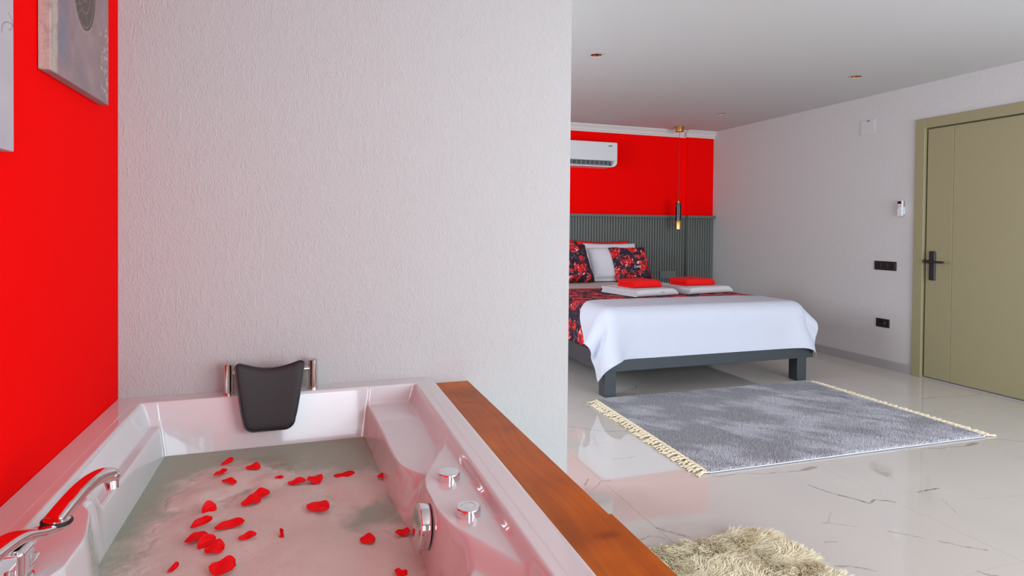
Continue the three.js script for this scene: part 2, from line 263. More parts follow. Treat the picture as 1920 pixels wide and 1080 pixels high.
struct('wall_right', metreUV((() => {
  const s = new THREE.Shape(); s.moveTo(-ZR - 0.2, 0); s.lineTo(2.63, 0); s.lineTo(2.63, 2.09); s.lineTo(3.69, 2.09); s.lineTo(3.69, 0); s.lineTo(-ZF, 0); s.lineTo(-ZF, CH); s.lineTo(-ZR - 0.2, CH); s.closePath();
  const g = new THREE.ExtrudeGeometry(s, { depth: 0.12, bevelEnabled: false }); g.rotateY(Math.PI / 2); g.translate(XR, 0, 0); return g;
})()), M.wall, 'white plaster wall with the olive door');
{
  const s = new THREE.Shape([[XL - 0.12, 0], [XR, 0], [XR, CH], [XL - 0.12, CH]].map((p) => new THREE.Vector2(...p)));
  for (const [x0, x1, y0, y1] of WIN) s.holes.push(new THREE.Path([[x0, y0 + 0.001], [x0, y1], [x1, y1], [x1, y0 + 0.001]].map((p) => new THREE.Vector2(...p))));
  const g = new THREE.ExtrudeGeometry(s, { depth: 0.2, bevelEnabled: false }); g.translate(0, 0, ZR); struct('wall_rear', metreUV(g), M.plaster, 'white wall with the glazed openings, behind the camera');
  WIN.forEach(([x0, x1, y0, y1], i) => {
    const w = struct('window_' + (i + 1), null, null, i ? 'wide sliding glass door behind the camera' : 'narrow glazed door behind the camera');
    const n = i ? 3 : 1, d = (x1 - x0) / n;
    for (let k = 0; k < n; k++) {
      const a = x0 + k * d, b = a + d, f = merge([box(a, a + 0.05, y0, y1, ZR + 0.07, ZR + 0.12), box(b - 0.05, b, y0, y1, ZR + 0.07, ZR + 0.12), box(a + 0.05, b - 0.05, y1 - 0.05, y1, ZR + 0.07, ZR + 0.12), box(a + 0.05, b - 0.05, y0, y0 + 0.06, ZR + 0.07, ZR + 0.12)]);
      part('window_frame', f, M.black, w); part('pane', box(a + 0.05, b - 0.05, y0 + 0.06, y1 - 0.05, ZR + 0.093, ZR + 0.097), M.glass, w);
    }
  });
  struct('terrace', box(-6, 10, -0.16, -0.02, ZR + 0.2, ZR + 7), M.concrete, 'pale terrace outside the glass doors');
}
{ // crown moulding along the far wall, following the pier
  const prof = [[0, 0], [0, -0.085], [0.012, -0.085], [0.016, -0.07], [0.026, -0.06], [0.03, -0.045], [0.046, -0.026], [0.056, -0.016], [0.06, -0.012], [0.06, 0]];
  const run = (x0, x1, z) => { // profile (out, up) swept along x
    const g = new THREE.ExtrudeGeometry(new THREE.Shape(prof.map((p) => new THREE.Vector2(p[0], p[1]))), { depth: x1 - x0, bevelEnabled: false }), p = g.attributes.position, A = p.array;
    for (let i = 0; i < p.count; i++) p.setXYZ(i, x0 + p.getZ(i), CH - 0.0005 + p.getY(i), z + p.getX(i));
    for (let i = 0; i < A.length; i += 9) for (let k = 0; k < 3; k++) { const q = A[i + 3 + k]; A[i + 3 + k] = A[i + 6 + k]; A[i + 6 + k] = q; }
    g.computeVertexNormals(); return g;
  };
  const m = struct('trim_1', run(XL, 4.478, ZF), M.moulding, 'white crown moulding above the red wall');
  const m2 = part('pier_moulding', run(4.44, XR, ZF + 0.06), M.moulding, m);
}
struct('baseboard_right', metreUV(merge([box(XR - 0.012, XR, 0, 0.075, ZF + 0.06, -3.757), box(XR - 0.012, XR, 0, 0.075, -2.56, ZR)])), M.marbleSkirt, 'grey marble skirting along the right wall');
{ // the olive door in its frame
  const d = struct('door_1', null, null, 'olive green door with a dark lever handle');
  const X0 = XR - 0.018, X1 = XR + 0.1;
  part('jamb', rbox(X0, X1, 0, 2.142, -3.755, -3.672, 0.004), M.door, d); part('jamb', rbox(X0, X1, 0, 2.142, -2.648, -2.565, 0.004), M.door, d); part('lintel', rbox(X0 + 0.001, X1, 2.06, 2.141, -3.672, -2.648, 0.004), M.door, d);
  part('stop', merge([box(XR + 0.045, X1, 0, 2.06, -3.672, -3.655), box(XR + 0.045, X1, 0, 2.06, -2.665, -2.648), box(XR + 0.045, X1, 2.045, 2.06, -3.655, -2.665)]), M.door, d);
  const leaf = part('door_leaf', merge([rbox(XR + 0.004, XR + 0.044, 0.014, 2.05, -3.659, -3.4475, 0.003), rbox(XR + 0.004, XR + 0.044, 0.014, 2.05, -3.4445, -2.661, 0.003), box(XR + 0.008, XR + 0.04, 0.016, 2.048, -3.45, -3.44)]), M.door, d);
  part('threshold', box(XR - 0.002, XR + 0.1, 0.0005, 0.006, -3.672, -2.648), M.grout, d);
  const hp = part('handle_plate', rbox(XR - 0.014, XR + 0.004, 0.812, 1.05, -3.622, -3.572, 0.008), M.black, d);
  part('lever', merge([at(cyl(0.011, 0.011, 0.06, 20).rotateZ(Math.PI / 2), XR - 0.035, 0.965, -3.6), rbox(XR - 0.068, XR - 0.052, 0.956, 0.974, -3.615, -3.465, 0.005), rbox(XR - 0.03, XR - 0.012, 0.95, 0.978, -3.652, -3.61, 0.004)]), M.black, hp);
}

// ---------------------------------------------------------------- bathtub
const RIM = 0.58, WATER = 0.4;
let TUB;
const xeR = curve([[-2.45, 0.195], [-2.37, 0.205], [-2.2, 0.234], [-2.12, 0.247], [-2.0, 0.251], [-1.86, 0.253], [-1.775, 0.262], [-1.715, 0.287], [-1.665, 0.314], [-1.62, 0.311], [-1.56, 0.296], [-1.49, 0.287], [-1.43, 0.287], [-1.38, 0.29], [-1.3, 0.303], [-1.238, 0.322], [-1.19, 0.322], [-1.13, 0.29], [-1.05, 0.262], [-0.9, 0.252]]);
const xwR = curve([[-2.4, 0.215], [-2.325, 0.222], [-1.9, 0.238], [-1.78, 0.243], [-1.63, 0.258], [-1.44, 0.272], [-1.25, 0.27], [-1.05, 0.245], [-0.85, 0.235]]);
const xeL = curve([[-2.45, -0.46], [-1.76, -0.466], [-1.69, -0.478], [-1.655, -0.484], [-1.61, -0.462], [-1.56, -0.441], [-1.47, -0.422], [-1.388, -0.423], [-1.328, -0.44], [-1.26, -0.468], [-1.2, -0.478], [-1.1, -0.468], [-0.9, -0.46]]);
const xwL = curve([[-2.4, -0.458], [-1.68, -0.458], [-1.56, -0.43], [-1.45, -0.41], [-1.35, -0.412], [-1.2, -0.446], [-0.9, -0.45]]);
function tubH(x, z) {
  // distance inside the inner edge of the rim (rounded rectangle)
  const cx = (-0.538 + 0.42) / 2, cz = (-2.41 - 0.84) / 2, hx = (0.42 + 0.538) / 2, hz = (2.41 - 0.84) / 2, r = 0.07;
  const qx = Math.abs(x - cx) - hx + r, qz = Math.abs(z - cz) - hz + r, d = -(Math.min(Math.max(qx, qz), 0) + Math.hypot(Math.max(qx, 0), Math.max(qz, 0)) - r);
  if (d < -0.03) return RIM;
  // decks: shelves at the ends, lens-shaped decks for the tap and the buttons
  const right = x > -0.06;
  let top;
  if (right) {
    const s = ((x - 0.31) * 0.24 + (z + 1.64) * 0.11) / 0.264, s2 = ((x - 0.31) * 0.24 - (z + 1.25) * 0.11) / 0.264;   // the slanting ends of the deck
    const deck = sstep(-0.02, 0.024, smin(s, s2, 0.03));
    top = lerp(0.512, 0.55, deck);
  } else {
    const s = ((-0.436 - x) * 0.24 + (z + 1.62) * 0.11) / 0.264, s2 = ((-0.436 - x) * 0.24 - (z + 1.27) * 0.11) / 0.264;
    const deck = sstep(-0.02, 0.024, smin(s, s2, 0.03));
    top = lerp(0.5, 0.55, deck);
  }
  const step = 0.02 + (0.55 - top) * 0.28;
  const back = RIM - (z + 2.412) * 4.6, front = RIM + (z + 0.842) * 2.0, ds = hx - Math.abs(x - cx);
  const deckH = smin(RIM, smax(lerp(RIM + 0.004, top, sstep(-0.008, step, ds)), smax(back, front, 0.03), 0.03), 0.008);
  // walls of the basin
  const wR = xwR(z), eR = Math.max(xeR(z), wR + 0.016), wL = xwL(z), eL = Math.min(xeL(z), wL - 0.018);
  const hr = x > wR ? WATER + (x - wR) / (eR - wR) * (top - WATER) : WATER + (x - wR) * 4;
  const hl = x < wL ? WATER + (wL - x) / (wL - eL) * (top - WATER) : WATER - (x - wL) * 4;
  const side = smax(hr, hl, 0.02);
  const wall = smax(smax(side, smax(back, front, 0.03), 0.035), 0.13, 0.05);
  return smin(deckH, wall, 0.02);
}
{
  const t = thing('bathtub', 'white acrylic whirlpool bathtub set between the red wall and the wooden ledge', 'bathtub'); TUB = t;
  const X0 = XL + 0.001, X1 = 0.503, Z0 = ZP0 + 0.001, Z1 = -0.72, nu = 470, nv = 580, rr = 0.05;
  const g = gridGeo(nu, nv, (u, v) => {
    let z = lerp(Z0, Z1, v), x = lerp(X0, X1, u);
    const zc = Z0 + rr, xc = X1 - rr;              // rounded outer corner by the ledge
    if (z < zc) { const m = X1 - rr + Math.sqrt(Math.max(0, rr * rr - (zc - z) ** 2)); x = lerp(X0, Math.max(m, xc), u); }
    let y = tubH(x, z); const e = (u - 1) * (X1 - X0); y -= 0.012 * (1 - Math.sqrt(Math.max(0, 1 - Math.max(0, 1 + e / 0.012) ** 2)));
    return [x, y, z];
  });
  { const p = g.attributes.position, I = [...g.index.array], P = [...p.array], U = [...g.attributes.uv.array]; let n = p.count; // lip down to the ledge
    const edge = []; for (let j = 0; j <= nv; j++) edge.push(j * (nu + 1) + nu);
    const base = n; for (const e of edge) { P.push(P[3 * e], 0.535, P[3 * e + 2]); U.push(1, 0); n++; }
    for (let j = 0; j < nv; j++) I.push(edge[j], base + j, base + j + 1, edge[j], base + j + 1, edge[j + 1]);
    const g2 = new THREE.BufferGeometry(); g2.setAttribute('position', new THREE.Float32BufferAttribute(P, 3)); g2.setAttribute('uv', new THREE.Float32BufferAttribute(U, 2)); g2.setIndex(I.map((x) => x)); 
    const a = g2.index.array; for (let i = 0; i < a.length; i += 3) { const s = a[i + 1]; a[i + 1] = a[i + 2]; a[i + 2] = s; }
    g2.computeVertexNormals(); part('shell', g2, M.acrylic, t); }
  // round push buttons on the right deck
  const btn = (x, z, ring) => {
    const prof = [[0.0001, 0.0215], ...(ring ? [[0.0145, 0.0215], [0.0148, 0.0195], [0.0162, 0.0195], [0.0166, 0.022]] : []), [0.025, 0.0218], [0.0275, 0.0195], [0.0285, 0.016], [0.0285, 0]].map((p) => new THREE.Vector2(...p)).reverse();
    const g3 = new THREE.LatheGeometry(prof, 48); const m = part('push_button', g3, M.chrome, t, ring ? 'chrome button with an engraved ring' : 'plain chrome button'); m.position.set(x, 0.549, z);
  };
  btn(0.355, -1.535, false); btn(0.353, -1.33, true);
  const disc = new THREE.LatheGeometry([[0.051, 0], [0.0525, 0.004], [0.0525, 0.021], [0.049, 0.025], [0.0001, 0.027]].map((p) => new THREE.Vector2(...p)), 56);
  const dm = part('suction_cover', disc, M.chrome, t, 'round chrome suction cover'); dm.position.set(0.278, 0.487, -1.43); dm.rotation.set(0, 0.0, Math.PI / 2 - 0.1); 
  const dr = part('gasket', new THREE.LatheGeometry([[0.0001, -0.008], [0.047, -0.008], [0.047, 0.002]].map((p) => new THREE.Vector2(...p)), 40), M.rubber, dm);
}
{ // bath mixer on the left deck
  const t = thing('bath_mixer', 'chrome bath mixer tap with a curved spout over the water', 'tap', [0, 0, 0]);
  const body = merge([at(cyl(0.034, 0.036, 0.008, 40), -0.502, 0.553, -1.325), at(rbox(-0.028, 0.028, 0, 0.06, -0.028, 0.028, 0.01, 4), -0.502, 0.556, -1.325)]);
  part('body', body, M.chrome, t);
  const sweep = (pts, w, h, n = 40, m = 24) => { // flattened bar along a curve, w and h given along it
    const cv = new THREE.CatmullRomCurve3(pts.map((p) => V3(...p))), P = [], I = [];
    for (let i = 0; i <= n; i++) { const u = i / n, c = cv.getPoint(u), T = cv.getTangent(u), S = V3(0, 1, 0).cross(T).normalize(), U = T.clone().cross(S), a = w(u), b = h(u); for (let k = 0; k < m; k++) { const q = k / m * Math.PI * 2, cx = Math.sign(Math.cos(q)) * Math.abs(Math.cos(q)) ** 0.6 * a, cy = Math.sign(Math.sin(q)) * Math.abs(Math.sin(q)) ** 0.6 * b; P.push(c.x + S.x * cx + U.x * cy, c.y + S.y * cx + U.y * cy, c.z + S.z * cx + U.z * cy); } }
    for (let i = 0; i < n; i++) for (let k = 0; k < m; k++) { const a = i * m + k, b = i * m + (k + 1) % m; I.push(a, b, b + m, a, b + m, a + m); }
    const cap = (o, c, f) => { P.push(c.x, c.y, c.z); const q = P.length / 3 - 1; for (let k = 0; k < m; k++) f ? I.push(q, o + (k + 1) % m, o + k) : I.push(q, o + k, o + (k + 1) % m); };
    cap(0, cv.getPoint(0), true); cap(n * m, cv.getPoint(1), false);
    const g = new THREE.BufferGeometry(); g.setAttribute('position', new THREE.Float32BufferAttribute(P, 3)); g.setIndex(I); g.computeVertexNormals(); return g;
  };
  part('arm', sweep([[-0.525, 0.628, -1.2], [-0.512, 0.63, -1.27], [-0.5, 0.624, -1.34], [-0.485, 0.605, -1.395], [-0.468, 0.592, -1.452]], (u) => lerp(0.026, 0.02, u), (u) => lerp(0.012, 0.009, u)), M.chrome, t);
  part('lever', sweep([[-0.5, 0.573, -1.28], [-0.488, 0.571, -1.31], [-0.478, 0.577, -1.34], [-0.474, 0.586, -1.352]], () => 0.009, () => 0.0045), M.chrome, t);
  const ring = part('swivel', at(cyl(0.0235, 0.0245, 0.014, 40), 0, 0, 0), M.chrome, t); ring.position.set(-0.469, 0.606, -1.438); ring.rotation.z = -0.12;
  part('seal', new THREE.TorusGeometry(0.0235, 0.0042, 12, 48).rotateX(Math.PI / 2), M.rubber, ring);
  part('spout', sweep([[-0.473, 0.608, -1.43], [-0.459, 0.627, -1.462], [-0.444, 0.643, -1.498], [-0.43, 0.65, -1.53], [-0.416, 0.647, -1.562], [-0.411, 0.64, -1.573]], (u) => lerp(0.02, 0.0165, u), (u) => lerp(0.012, 0.013, u)), M.chrome, t);
  const a = part('aerator', merge([at(cyl(0.0145, 0.0135, 0.016, 32), 0, -0.02, 0), at(new THREE.SphereGeometry(0.0185, 32, 20), 0, 0, 0)]), M.chrome, t); a.position.set(-0.411, 0.637, -1.572); a.rotation.set(-0.25, 0, 0.15);
}
// foam field: mounds in the middle, open water along the back and in patches
const FO = [[-0.211, -2.077, 0.115], [-0.294, -1.975, 0.075], [0.127, -1.904, 0.115], [-0.03, -1.854, 0.17], [-0.172, -1.641, 0.2], [0, -1.54, 0.22], [0.192, -1.469, 0.1], [-0.263, -1.803, 0.1], [-0.101, -1.266, 0.3], [0.122, -1.216, 0.16], [-0.101, -2.026, 0.09]];
const FH = [[0.135, -1.66, 0.06], [0.19, -1.72, 0.05], [-0.16, -1.985, 0.03], [0.07, -1.86, 0.035]];
function foamTop(x, z) { const f = foam(x, z), n = fbm(x * 60, z * 60, 3, 95); return WATER - 0.003 + 0.006 * sstep(-0.3, 0.1, f + 0.5 * (n - 0.5)) + 0.012 * sstep(0.0, 0.9, f) + 0.002 * n; }
function foam(x, z) {
  const wx = x + 0.03 * (fbm(x * 14, z * 14, 3, 41) - 0.5), wz = z + 0.03 * (fbm(x * 14, z * 14, 3, 57) - 0.5); let s = -1;
  for (const [a, b, r] of FO) s = smax(s, 1 - Math.hypot(wx - a, wz - b) / r, 0.25);
  for (const [a, b, r] of FH) s -= 0.55 * Math.exp(-((wx - a) ** 2 + (wz - b) ** 2) / (r * r));
  return s;
}
{
  const sheet = (h, keep, step) => {
    const X0 = -0.51, X1 = 0.34, Z0 = -2.42, Z1 = -0.86, nx = Math.round((X1 - X0) / step), nz = Math.round((Z1 - Z0) / step), id = new Map(), P = [], U = [], I = [];
    const vid = (i, j) => { const k = j * (nx + 1) + i; if (!id.has(k)) { const x = X0 + i * step, z = Z0 + j * step; id.set(k, P.length / 3); P.push(x, h(x, z), z); U.push(x, -z); } return id.get(k); };
    for (let j = 0; j < nz; j++) for (let i = 0; i < nx; i++) { const x = X0 + (i + 0.5) * step, z = Z0 + (j + 0.5) * step; if (!keep(x, z)) continue; const a = vid(i, j), b = vid(i + 1, j), c = vid(i, j + 1), d = vid(i + 1, j + 1); I.push(a, c, d, a, d, b); }
    const g = new THREE.BufferGeometry(); g.setAttribute('position', new THREE.Float32BufferAttribute(P, 3)); g.setAttribute('uv', new THREE.Float32BufferAttribute(U, 2)); g.setIndex(I); g.computeVertexNormals(); return g;
  };
  const inTub = (x, z) => tubH(x, z) < WATER + 0.014;
  const ax0 = -0.52, az0 = -2.44, aw = 0.9, ah = 1.62;
  const sudsMap = dataTex(1024, 2048, (u, v) => { // grey-green water with thin suds that gather round the foam
    const x = ax0 + u * aw, z = az0 + v * ah, n = fbm(x * 24, z * 24, 4, 61), f = vnoise(x * 420, z * 420, 67), t = clamp(sstep(-0.75, 0.15, foam(x, z) + 0.5 * (n - 0.5)) + 0.25 * (n - 0.5) + 0.16 * (f - 0.5));
    return [lerp(158, 222, t), lerp(172, 214, t), lerp(150, 204, t)];
  }, true);
  const intoTub = (g) => { const uv = g.attributes.uv; for (let i = 0; i < uv.count; i++) uv.setXY(i, (uv.getX(i) - ax0) / aw, (-uv.getY(i) - az0) / ah); return g; };
  const water = phy(lin(0.92, 0.92, 0.92), 0.16, { map: sudsMap, ior: 1.33, bumpMap: rep(grain, 2, 3.6), bumpScale: 0.0006 });
  solo('bath_water', intoTub(sheet((x, z) => WATER + 0.0012 * (fbm(x * 18, z * 18, 3, 71) - 0.5), inTub, 0.008)), water, 'cloudy grey-green bath water filling the tub', 'water');
  const bub = dataTex(1024, 1024, (u, v) => 0.4 * vnoise(u * 300, v * 300, 81, 300, 300) + 0.35 * vnoise(u * 140, v * 140, 83, 140, 140) + 0.25 * vnoise(u * 40, v * 40, 85, 40, 40));
  const fm = std(lin(0.92, 0.92, 0.92), 0.8, { map: sudsMap, bumpMap: rep(bub, 0.9, 1.62), bumpScale: 0.0008 });
  const fo = solo('soap_foam', intoTub(sheet((x, z) => foamTop(x, z), (x, z) => inTub(x, z) && foam(x, z) > -0.4, 0.006)), fm, 'soft white soap foam floating on the bath water', 'foam'); fo.userData.kind = 'stuff';
}
{ // rose petals: x, z, length, width, turn, curl, label
  const PET = [
    [-0.244, -2.217, 0.046, 0.016, -0.75, 1.2, 'thin red rose petal on edge, nearest the back of the tub'],
    [-0.155, -2.117, 0.042, 0.036, 0.2, 0.3, 'round red rose petal straight below the black headrest'],
    [-0.248, -2.083, 0.04, 0.025, -0.5, 0.5, 'small red rose petal on the left rim of the rear foam mound'],
    [-0.214, -2.004, 0.044, 0.024, 0.4, 0.5, 'narrow red rose petal at the front of the rear left foam mound'],
    [-0.073, -1.997, 0.025, 0.009, 0, 0.8, 'tiny dark red petal sliver between the two rear foam mounds'],
    [-0.021, -1.954, 0.052, 0.03, -0.1, 0.4, 'oval red rose petal left of the folded square petal'],
    [0.03, -1.951, 0.046, 0.044, 0.9, 0.6, 'folded squarish red rose petal amid the rear foam'],
    [0.119, -1.979, 0.066, 0.016, -0.05, 1.1, 'long flat red rose petal on the rear right foam mound'],
    [0.232, -1.925, 0.03, 0.026, 0, 0.4, 'small red rose petal touching the tub wall under the shelf'],
    [-0.12, -1.88, 0.05, 0.042, -0.5, 0.5, 'red rose petal, upper of an overlapping pair in the foam'],
    [-0.142, -1.852, 0.05, 0.04, -0.2, 0.4, 'red rose petal, lower of an overlapping pair in the foam'],
    [-0.25, -1.835, 0.04, 0.034, -0.8, 0.8, 'dull red rose petal half sunk at the left of the foam'],
    [-0.252, -1.74, 0.052, 0.034, -0.5, 0.7, 'angular red rose petal with a torn end at the left'],
    [-0.182, -1.712, 0.068, 0.036, -0.15, 0.4, 'long ragged red rose petal in the left foam'],
    [-0.253, -1.665, 0.05, 0.034, -0.3, 0.4, 'red rose petal beside the pale half covered petal'],
    [-0.226, -1.629, 0.045, 0.035, -0.7, 0.9, 'pale red rose petal half covered by foam'],
    [-0.133, -1.628, 0.04, 0.024, -0.3, 0.4, 'small pointed red rose petal right of the left cluster'],
    [-0.201, -1.588, 0.042, 0.045, 0.2, 0.3, 'squarish red rose petal at the bottom of the left cluster'],
    [-0.175, -1.5, 0.055, 0.055, 0.1, 0.3, 'largest round red rose petal, nearest the camera'],
    [0.037, -1.75, 0.06, 0.046, 0.35, 0.35, 'broad red rose petal in the middle of the foam'],
    [-0.05, -1.629, 0.03, 0.014, 1.3, 1.2, 'red rose petal standing upright in the central foam'],
    [0.15, -1.537, 0.036, 0.034, 0.0, 0.3, 'rounded red rose petal left of the chrome suction cover'],
    [0.24, -1.559, 0.036, 0.028, 0.1, 0.3, 'red rose petal touching the chrome suction cover'],
    [0.207, -1.368, 0.03, 0.022, 0.6, 0.5, 'red rose petal at the lower right, before the tub wall'],
    [-0.284, -1.548, 0.03, 0.012, -1.0, 1.0, 'thin red petal sliver at the lower left of the foam'],
  ];
  PET.forEach(([x, z, l, w, turn, curl, label], k) => {
    x *= 1.012; z *= 1.012;
    const q = rng(100 + k), a1 = q() * 6, a2 = q() * 6; l *= 1.05; w *= 1.15;
    const g = gridGeo(14, 10, (u, v) => {
      const a = u * 2 - 1, b = v * 2 - 1, wid = Math.sqrt(Math.max(0, 1 - a * a)) * (0.85 + 0.2 * a + 0.05 * Math.sin(5 * a + a1)), px = a * l / 2, pz = b * wid * w / 2 + 0.06 * w * Math.sin(3 * a + a2);
      const py = curl * w * (0.3 * b * b * wid * wid + 0.1 * a * a) + 0.002 * Math.sin(4 * a + a1) + 0.0015 * Math.sin(6 * b + a2);
      return [px, py, pz];
    });
    const s = solidify(g, 14, 10, 0.0009); s.translate(0, 0.002, 0);
    if (curl > 0.75) s.rotateX(0.7);
    const m = solo('rose_petal', s, M.petal, label, 'petal', 'rose petals on the bath'); m.rotation.set(0.24, -turn, 0); m.position.set(x, Math.max(WATER, foamTop(x, z)) + 0.0015 + 0.1 * w, z);
  });
}
{ // headrest on its rail
  const t = thing('tub_headrest', 'black padded headrest on a steel rail at the back of the tub', 'headrest');
  const Zp = -2.452;
  for (const [x, y] of [[-0.265, 0.69], [0.03, 0.69]]) part('post', merge([at(cyl(0.0165, 0.0165, y - 0.58, 32), x, (y + 0.58) / 2, Zp), at(cyl(0.0135, 0.0165, 0.003, 32), x, y + 0.0015, Zp), at(cyl(0.02, 0.02, 0.004, 32), x, 0.582, Zp)]), M.nickel, t);
  part('rail', at(cyl(0.0105, 0.0105, 0.275, 24).rotateZ(Math.PI / 2), -0.1175, 0.658, Zp), M.nickel, t);
  for (const x of [-0.238, 0.002]) part('collar', at(cyl(0.013, 0.013, 0.008, 24).rotateZ(Math.PI / 2), x, 0.658, Zp), M.nickel, t);
  const O = []; // outline, bottom-left anticlockwise
  const push = (x, y) => O.push([x, y]);
  for (let k = 0; k <= 10; k++) { const a = Math.PI + k / 10 * Math.PI / 2; push(-0.05 + 0.036 * Math.cos(a), 0.036 + 0.036 * Math.sin(a)); }
  for (let k = 1; k < 8; k++) push(lerp(-0.05, 0.05, k / 8), 0);
  for (let k = 0; k <= 10; k++) { const a = -Math.PI / 2 + k / 10 * Math.PI / 2; push(0.05 + 0.036 * Math.cos(a), 0.036 + 0.036 * Math.sin(a)); }
  for (let k = 1; k < 10; k++) { const u = k / 10; push(0.086 + 0.03 * Math.pow(u, 0.8), lerp(0.036, 0.222, u)); }
  for (let k = 0; k <= 6; k++) { const a = k / 6 * 2.0; push(0.104 + 0.013 * Math.cos(a), 0.226 + 0.013 * Math.sin(a)); }
  for (let k = 1; k < 14; k++) { const u = k / 14; push(lerp(0.098, -0.098, u), 0.238 - 0.02 * Math.sin(u * Math.PI)); }
  for (let k = 0; k <= 6; k++) { const a = Math.PI - 2 + k / 6 * 2.0; push(-0.104 + 0.013 * Math.cos(a), 0.226 + 0.013 * Math.sin(a)); }
  for (let k = 1; k < 10; k++) { const u = 1 - k / 10; push(-0.086 - 0.03 * Math.pow(u, 0.8), lerp(0.036, 0.222, u)); }
  const n = O.length, rings = 14, P = [], I = [], cx = 0, cy = 0.125;
  for (const side of [1, -1]) for (let r = 0; r <= rings; r++) for (let k = 0; k < n; k++) {
    const s = Math.sin(r / rings * Math.PI / 2), x = cx + (O[k][0] - cx) * s, y = cy + (O[k][1] - cy) * s, th = 0.017 * Math.pow(Math.max(0, 1 - Math.pow(s, 10)), 0.5), dish = 0.9 * x * x + 0.25 * (y - 0.11) ** 2;
    P.push(x, y, dish + (side > 0 ? th : -th));
  }
  const R = (rings + 1) * n;
  for (let s = 0; s < 2; s++) for (let r = 0; r < rings; r++) for (let k = 0; k < n; k++) { const a = s * R + r * n + k, b = s * R + r * n + (k + 1) % n, c = a + n, d = b + n; s ? I.push(a, d, c, a, b, d) : I.push(a, c, d, a, d, b); }
  let g = new THREE.BufferGeometry(); g.setAttribute('position', new THREE.Float32BufferAttribute(P, 3)); g.setIndex(I); g = mergeVertices(g, 1e-5); g.computeVertexNormals();
  { const p = g.attributes.position, uv = []; for (let i = 0; i < p.count; i++) uv.push(p.getX(i) * 4, p.getY(i) * 4); g.setAttribute('uv', new THREE.Float32BufferAttribute(uv, 2)); }
  const pad = part('pad', g, M.pad, t); pad.position.set(-0.119, 0.466, -2.348); pad.rotation.x = -0.2;
  const seam = part('piping', tube(O.map(([x, y]) => [x * 0.997, y, 0.9 * x * x + 0.25 * (y - 0.11) ** 2 + 0.003]), 0.0032, 160, 8, true), M.blackGloss, pad);
}
{ // wooden ledge: two boards, the near one a little wider; panel below it
  const t = thing('wooden_ledge', 'reddish brown wooden ledge capping the side of the bathtub', 'ledge');
  const bd = (x0, x1, z0, z1, u0) => { const g = rbox(x0, x1, 0.53, 0.553, z0, z1, 0.0012, 2), p = g.attributes.position, uv = g.attributes.uv; for (let i = 0; i < p.count; i++) uv.setXY(i, (p.getX(i) - 0.5) / 0.36 + u0, -p.getZ(i) / 2.6); return g; };
  part('board', bd(0.5045, 0.657, ZP0 + 0.0015, -1.2305, 0), M.wood, t); part('board', bd(0.5045, 0.664, -1.2304, -0.72, 0), M.wood, t);
  part('apron', box(0.595, 0.63, 0.0005, 0.5295, ZP0 + 0.001, -0.72), M.moulding, TUB);
  part('apron', box(XL + 0.001, 0.63, 0.0005, 0.545, -0.715, -0.68), M.moulding, TUB);
}

